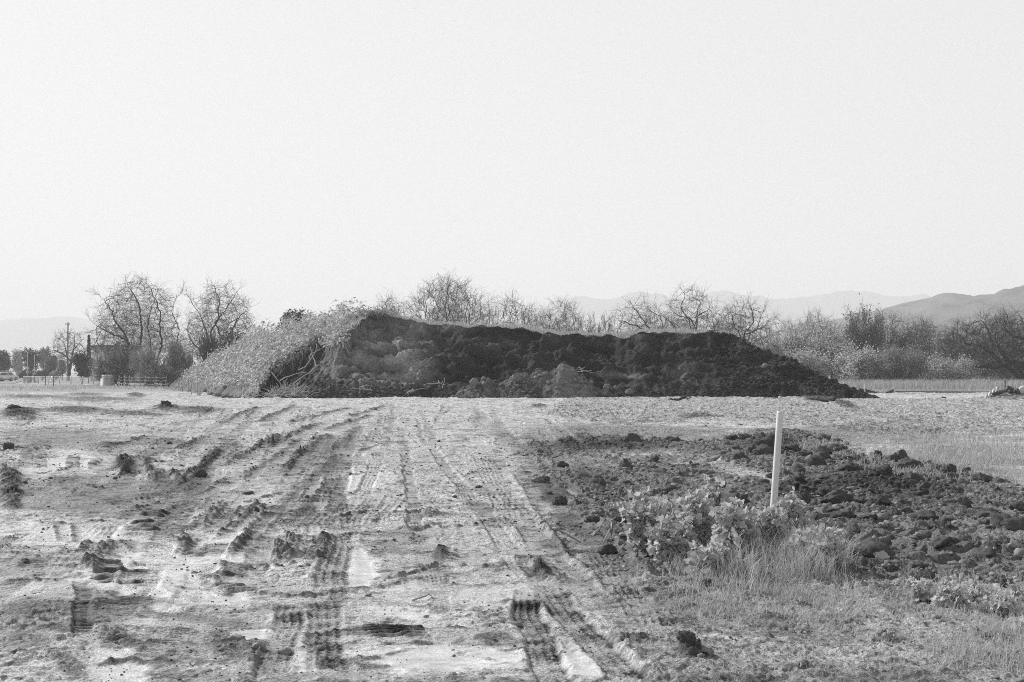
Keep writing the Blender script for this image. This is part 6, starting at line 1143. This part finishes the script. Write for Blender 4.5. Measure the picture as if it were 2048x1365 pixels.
# grass: tufts through the weed patch, and turf patches
def grass_in(px0, px1, py0, py1, n, hpx, seed, cond, w=.0022, lean=.5):
    r = np.random.default_rng(seed); py_ = r.uniform(py0, py1, n); y = F * CAMH / (py_ - HZ); px_ = r.uniform(px0, px1, n); x = (px_ - CX) * y / F; ok = r.random(n) < cond(px_, py_, x, y); x, y = x[ok], y[ok]; h = hpx * y / F * r.uniform(.4, 1.2, len(x)); p = np.stack([x, y, gz(x, y) - .005], 1)
    return blades(p, h, w * np.clip(y / 11, .8, 3.5) * r.uniform(.7, 1.5, len(x)), seed, lean)
def join(parts):
    V = []; Q = []; T = []; b = 0
    for v, f in parts: V.append(v); Q.append(f[0] + b); T.append(f[1] + b); b += len(v)
    return np.concatenate(V), [np.concatenate(Q), np.concatenate(T)]
ell = lambda cx_, cy_, rx, ry, sc=2.0, th=.2: (lambda px_, py_, x, y: np.clip(1.15 - np.sqrt(((px_ - cx_) / rx) ** 2 + ((py_ - cy_) / ry) ** 2), 0, 1) * sstep(-.5, th, fbm(x * sc, y * sc, 3, 17)))
v, f = join([grass_in(1330, 1720, 1120, 1200, 5000, 40, 1, ell(1500, 1150, 200, 40)), grass_in(1530, 1720, 1100, 1170, 8000, 68, 2, ell(1610, 1135, 90, 35)), grass_in(1430, 1530, 1120, 1180, 2500, 70, 3, ell(1480, 1150, 60, 30))])
tag(mesh_np('weed_grass', v, f, M_grass), kind='stuff')
v, f = join([grass_in(1330, 1720, 1145, 1260, 16000, 17, 4, ell(1540, 1195, 220, 52)), grass_in(1700, 2100, 1160, 1250, 9000, 18, 5, ell(1930, 1205, 210, 45)), grass_in(1750, 2120, 1230, 1345, 12000, 22, 6, ell(1990, 1290, 170, 50)), grass_in(1250, 2100, 1180, 1400, 9000, 14, 7, lambda a, b, x, y: sstep(.0, .5, fbm(x * 2, y * 2, 3, 27)))])
tag(mesh_np('short_grass', v, f, gmat('turf blade', .52, .6, .25, 3, 0, 1, .3, translucent=.35)), kind='stuff')
v, f = join([grass_in(1660, 2120, 868, 985, 26000, 14, 8, ell(1930, 915, 230, 52, 1.0)), grass_in(1500, 1800, 870, 930, 6000, 9, 9, ell(1690, 895, 130, 22, 1.0)), grass_in(1040, 1500, 850, 890, 7000, 6, 10, ell(1280, 868, 260, 18, .7)), grass_in(1400, 2100, 835, 880, 9000, 6, 11, ell(1800, 860, 320, 22, .6))])
tag(mesh_np('distant_grass', v, f, gmat('pale turf blade', .46, .6, .25, 1.5, 0, 1, .3, translucent=.35)), kind='stuff')
# a few dry straws and sticks
for k, (x0, y0, x1, y1, lift, lab) in enumerate([(1205, 1090, 1232, 1045, .02, 'thin dry stick lying left of the weed patch'), (1105, 1062, 1165, 1085, .01, 'thin dark twig at the edge of the haul road'), (825, 1200, 870, 1192, .012, 'pale curved straw on the wet haul road')]):
    a, b = gpt(x0, y0), gpt(x1, y1); P = np.array([[a[0] * (1 - t_) + b[0] * t_, a[1] * (1 - t_) + b[1] * t_, 0] for t_ in np.linspace(0, 1, 7)]); P[:, 2] = gz(P[:, 0], P[:, 1]) + lift + .02 * np.sin(np.linspace(0, 3.1, 7)); P[:, 0] += .02 * np.sin(np.linspace(0, 5, 7))
    tag(MB().tube(P, [.007, .007, .006, .006, .005, .004, .003], 6).build('dry_stick', M_wood if k != 1 else M_bark, None, True), lab, 'stick')
# ---------------------------------------------------------------- haze over everything
hm = bpy.data.materials.new('haze air'); hm.use_nodes = True; t = hm.node_tree; t.nodes.clear()
o = t.nodes.new('ShaderNodeOutputMaterial'); pv = t.nodes.new('ShaderNodeVolumePrincipled')
pv.inputs['Color'].default_value = (0.96, 0.96, 0.96, 1); pv.inputs['Density'].default_value = HAZE; pv.inputs['Anisotropy'].default_value = 0.05
t.links.new(pv.outputs[0], o.inputs['Volume'])
hz = MB().box((0, 3150, 175), (13000, 8300, 356)).build('haze', hm); tag(hz, kind='stuff')
